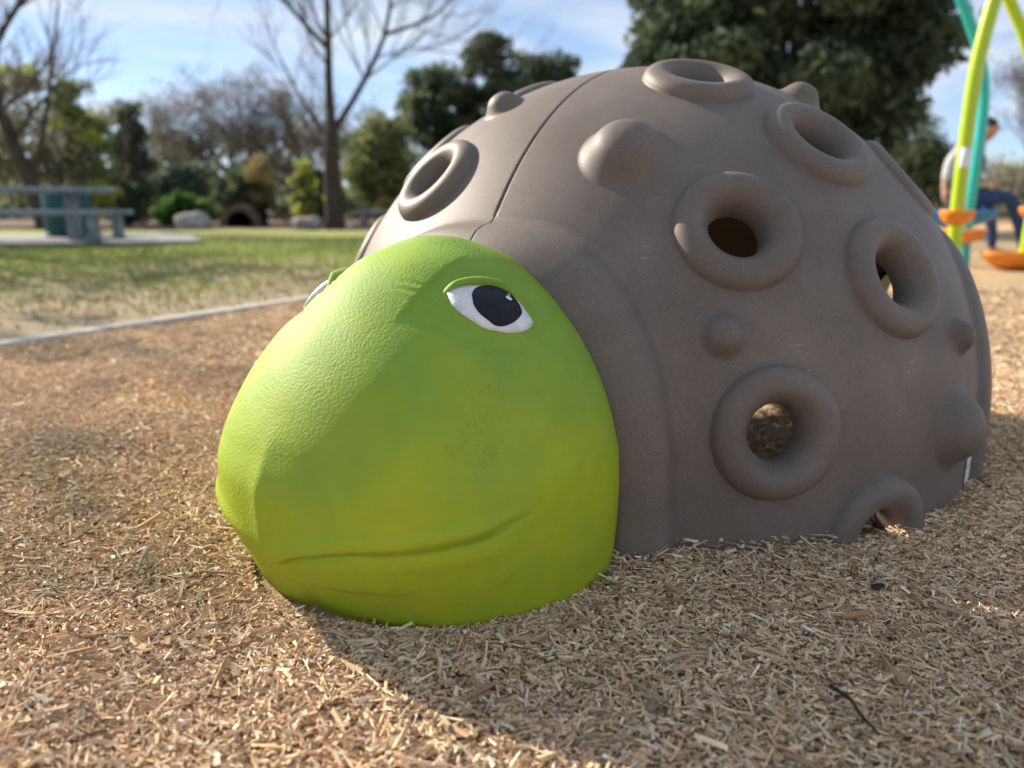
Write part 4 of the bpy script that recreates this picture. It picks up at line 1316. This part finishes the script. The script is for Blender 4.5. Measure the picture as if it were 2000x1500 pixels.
pod((4.42, 7.8, .35), .17, .16, .12, math.pi, M['orange'], tip=.3)
pod((4.88, 7.5, .165), .30, .24, .19, math.pi, M['orange'], tip=.15)
pod((4.96, 7.5, .58), .12, .12, .12, 0, M['orange'])
pod((4.86, 8.70, .545), .46, .34, .20, 0, M['blue'], tip=.1)

# ================================================================== person sitting on the climber
def skin_obj(name, verts, edges, radii, mat, parent, root=0, sub=2):
    me = bpy.data.meshes.new(name)
    me.from_pydata(verts, edges, [])
    o = link(bpy.data.objects.new(name, me), parent)
    sk = o.modifiers.new('skin', 'SKIN'); sk.use_smooth_shade = True
    lay = me.skin_vertices[0].data if len(me.skin_vertices) else None
    if lay is None:
        bpy.context.view_layer.objects.active = o
        bpy.ops.mesh.customdata_skin_add(); lay = me.skin_vertices[0].data
    for i, r_ in enumerate(radii):
        lay[i].radius = r_ if isinstance(r_, tuple) else (r_, r_)
        lay[i].use_root = (i == root)
    ss = o.modifiers.new('sub', 'SUBSURF'); ss.levels = sub; ss.render_levels = sub
    me.materials.append(mat)
    return o
PX, PY = 4.36, 7.62
per = empty('person', (5.06, 8.85, 0))
tag(per, 'person in grey sleeves, dark vest and jeans sitting hunched on the post climber', 'person')
def rel(p): return (p[0] - PX, p[1] - PY, p[2])
# body: torso, neck, head, arms, legs in one skin
B = [(4.36, 7.62, .68), (4.35, 7.63, .86), (4.37, 7.62, 1.06), (4.41, 7.61, 1.22), (4.46, 7.60, 1.285), (4.50, 7.59, 1.34), (4.535, 7.585, 1.41), (4.545, 7.58, 1.475),
     (4.23, 7.47, 1.25), (4.05, 7.43, 1.06), (3.99, 7.38, .84), (3.985, 7.36, .77), (3.98, 7.345, .715),
     (4.50, 7.78, 1.22), (4.62, 7.80, 1.02), (4.70, 7.72, .86), (4.73, 7.69, .80), (4.75, 7.68, .75),
     (4.42, 7.52, .655), (4.74, 7.42, .70), (4.90, 7.42, .36), (4.98, 7.42, .10), (5.10, 7.41, .06),
     (4.42, 7.74, .655), (4.74, 7.86, .70), (4.88, 7.90, .36), (4.93, 7.92, .10), (5.05, 7.92, .06)]
E_ = [(0, 1), (1, 2), (2, 3), (3, 4), (4, 5), (5, 6), (6, 7), (3, 8), (8, 9), (9, 10), (10, 11), (11, 12), (3, 13), (13, 14), (14, 15), (15, 16), (16, 17),
      (0, 18), (18, 19), (19, 20), (20, 21), (21, 22), (0, 23), (23, 24), (24, 25), (25, 26), (26, 27)]
RR = [.13, .125, .135, .12, .055, .075, .095, .075, .060, .043, .032, .038, .022, .060, .043, .032, .038, .022, .085, .062, .045, .036, .03, .085, .062, .045, .036, .03]
body = skin_obj('body', [rel(p) for p in B], E_, RR, M['skin'], per)
# hands
for (hx_, hy_, hz_) in ((3.98, 7.345, .715), (4.75, 7.68, .75)):
    fv = [rel((hx_, hy_, hz_ + .05)), rel((hx_, hy_, hz_ + .012))]; fe = [(0, 1)]; fr = [.030, .030]
    for k in range(5):
        o_ = len(fv); y_ = (k - 2) * .018; thumb = (k == 0)
        ln = (.05, .075, .082, .076, .058)[k]
        fv += [rel((hx_ + (.03 if thumb else .003), hy_ + y_ * 1.1, hz_ - (-.01 if thumb else .022))), rel((hx_ + (.045 if thumb else .008), hy_ + y_ * 1.2, hz_ - .02 - ln * .45)), rel((hx_ + (.05 if thumb else .026), hy_ + y_ * 1.2, hz_ - .02 - ln))]
        fe += [(1, o_), (o_, o_ + 1), (o_ + 1, o_ + 2)]; fr += [.011, .009, .007]
    skin_obj('hand', fv, fe, fr, M['skin'], per, sub=1)
sh_i = [0, 1, 2, 3, 8, 9, 10, 13, 14, 15]
mp_ = {v: k for k, v in enumerate(sh_i)}
skin_obj('sweater', [rel(B[i]) for i in sh_i], [(mp_[a], mp_[b]) for a, b in E_ if a in mp_ and b in mp_], [.142, .138, .148, .128, .075, .060, .046, .075, .060, .046], M['sleeve'], per)
skin_obj('vest', [rel(p) for p in [(4.36, 7.62, .72), (4.35, 7.63, .88), (4.37, 7.62, 1.06), (4.41, 7.61, 1.21)]], [(0, 1), (1, 2), (2, 3)], [.150, .152, .163, .135], M['vest'], per)
tr_i = [0, 18, 19, 20, 21, 23, 24, 25, 26]
mp_ = {v: k for k, v in enumerate(tr_i)}
skin_obj('jeans', [rel(B[i]) for i in tr_i], [(mp_[a], mp_[b]) for a, b in E_ if a in mp_ and b in mp_], [.142, .098, .078, .062, .052, .098, .078, .062, .052], M['denim'], per)
for a, b in ((21, 22), (26, 27)):
    p, q_ = np.array(B[a]), np.array(B[b])
    skin_obj('shoe', [rel(p + np.array([-.03, 0, -.05])), rel((p + q_) / 2 + np.array([0, 0, -.02])), rel(q_ + np.array([.06, 0, -.01]))], [(0, 1), (1, 2)], [.05, .05, .038], M['shoe'], per, sub=1)
skin_obj('hair', [rel((4.505, 7.59, 1.40)), rel((4.515, 7.585, 1.47)), rel((4.555, 7.58, 1.515))], [(0, 1), (1, 2)], [.078, .098, .070], M['hair'], per)
skin_obj('nose', [rel((4.61, 7.57, 1.425)), rel((4.635, 7.565, 1.405))], [(0, 1)], [.018, .014], M['skin'], per, sub=1)
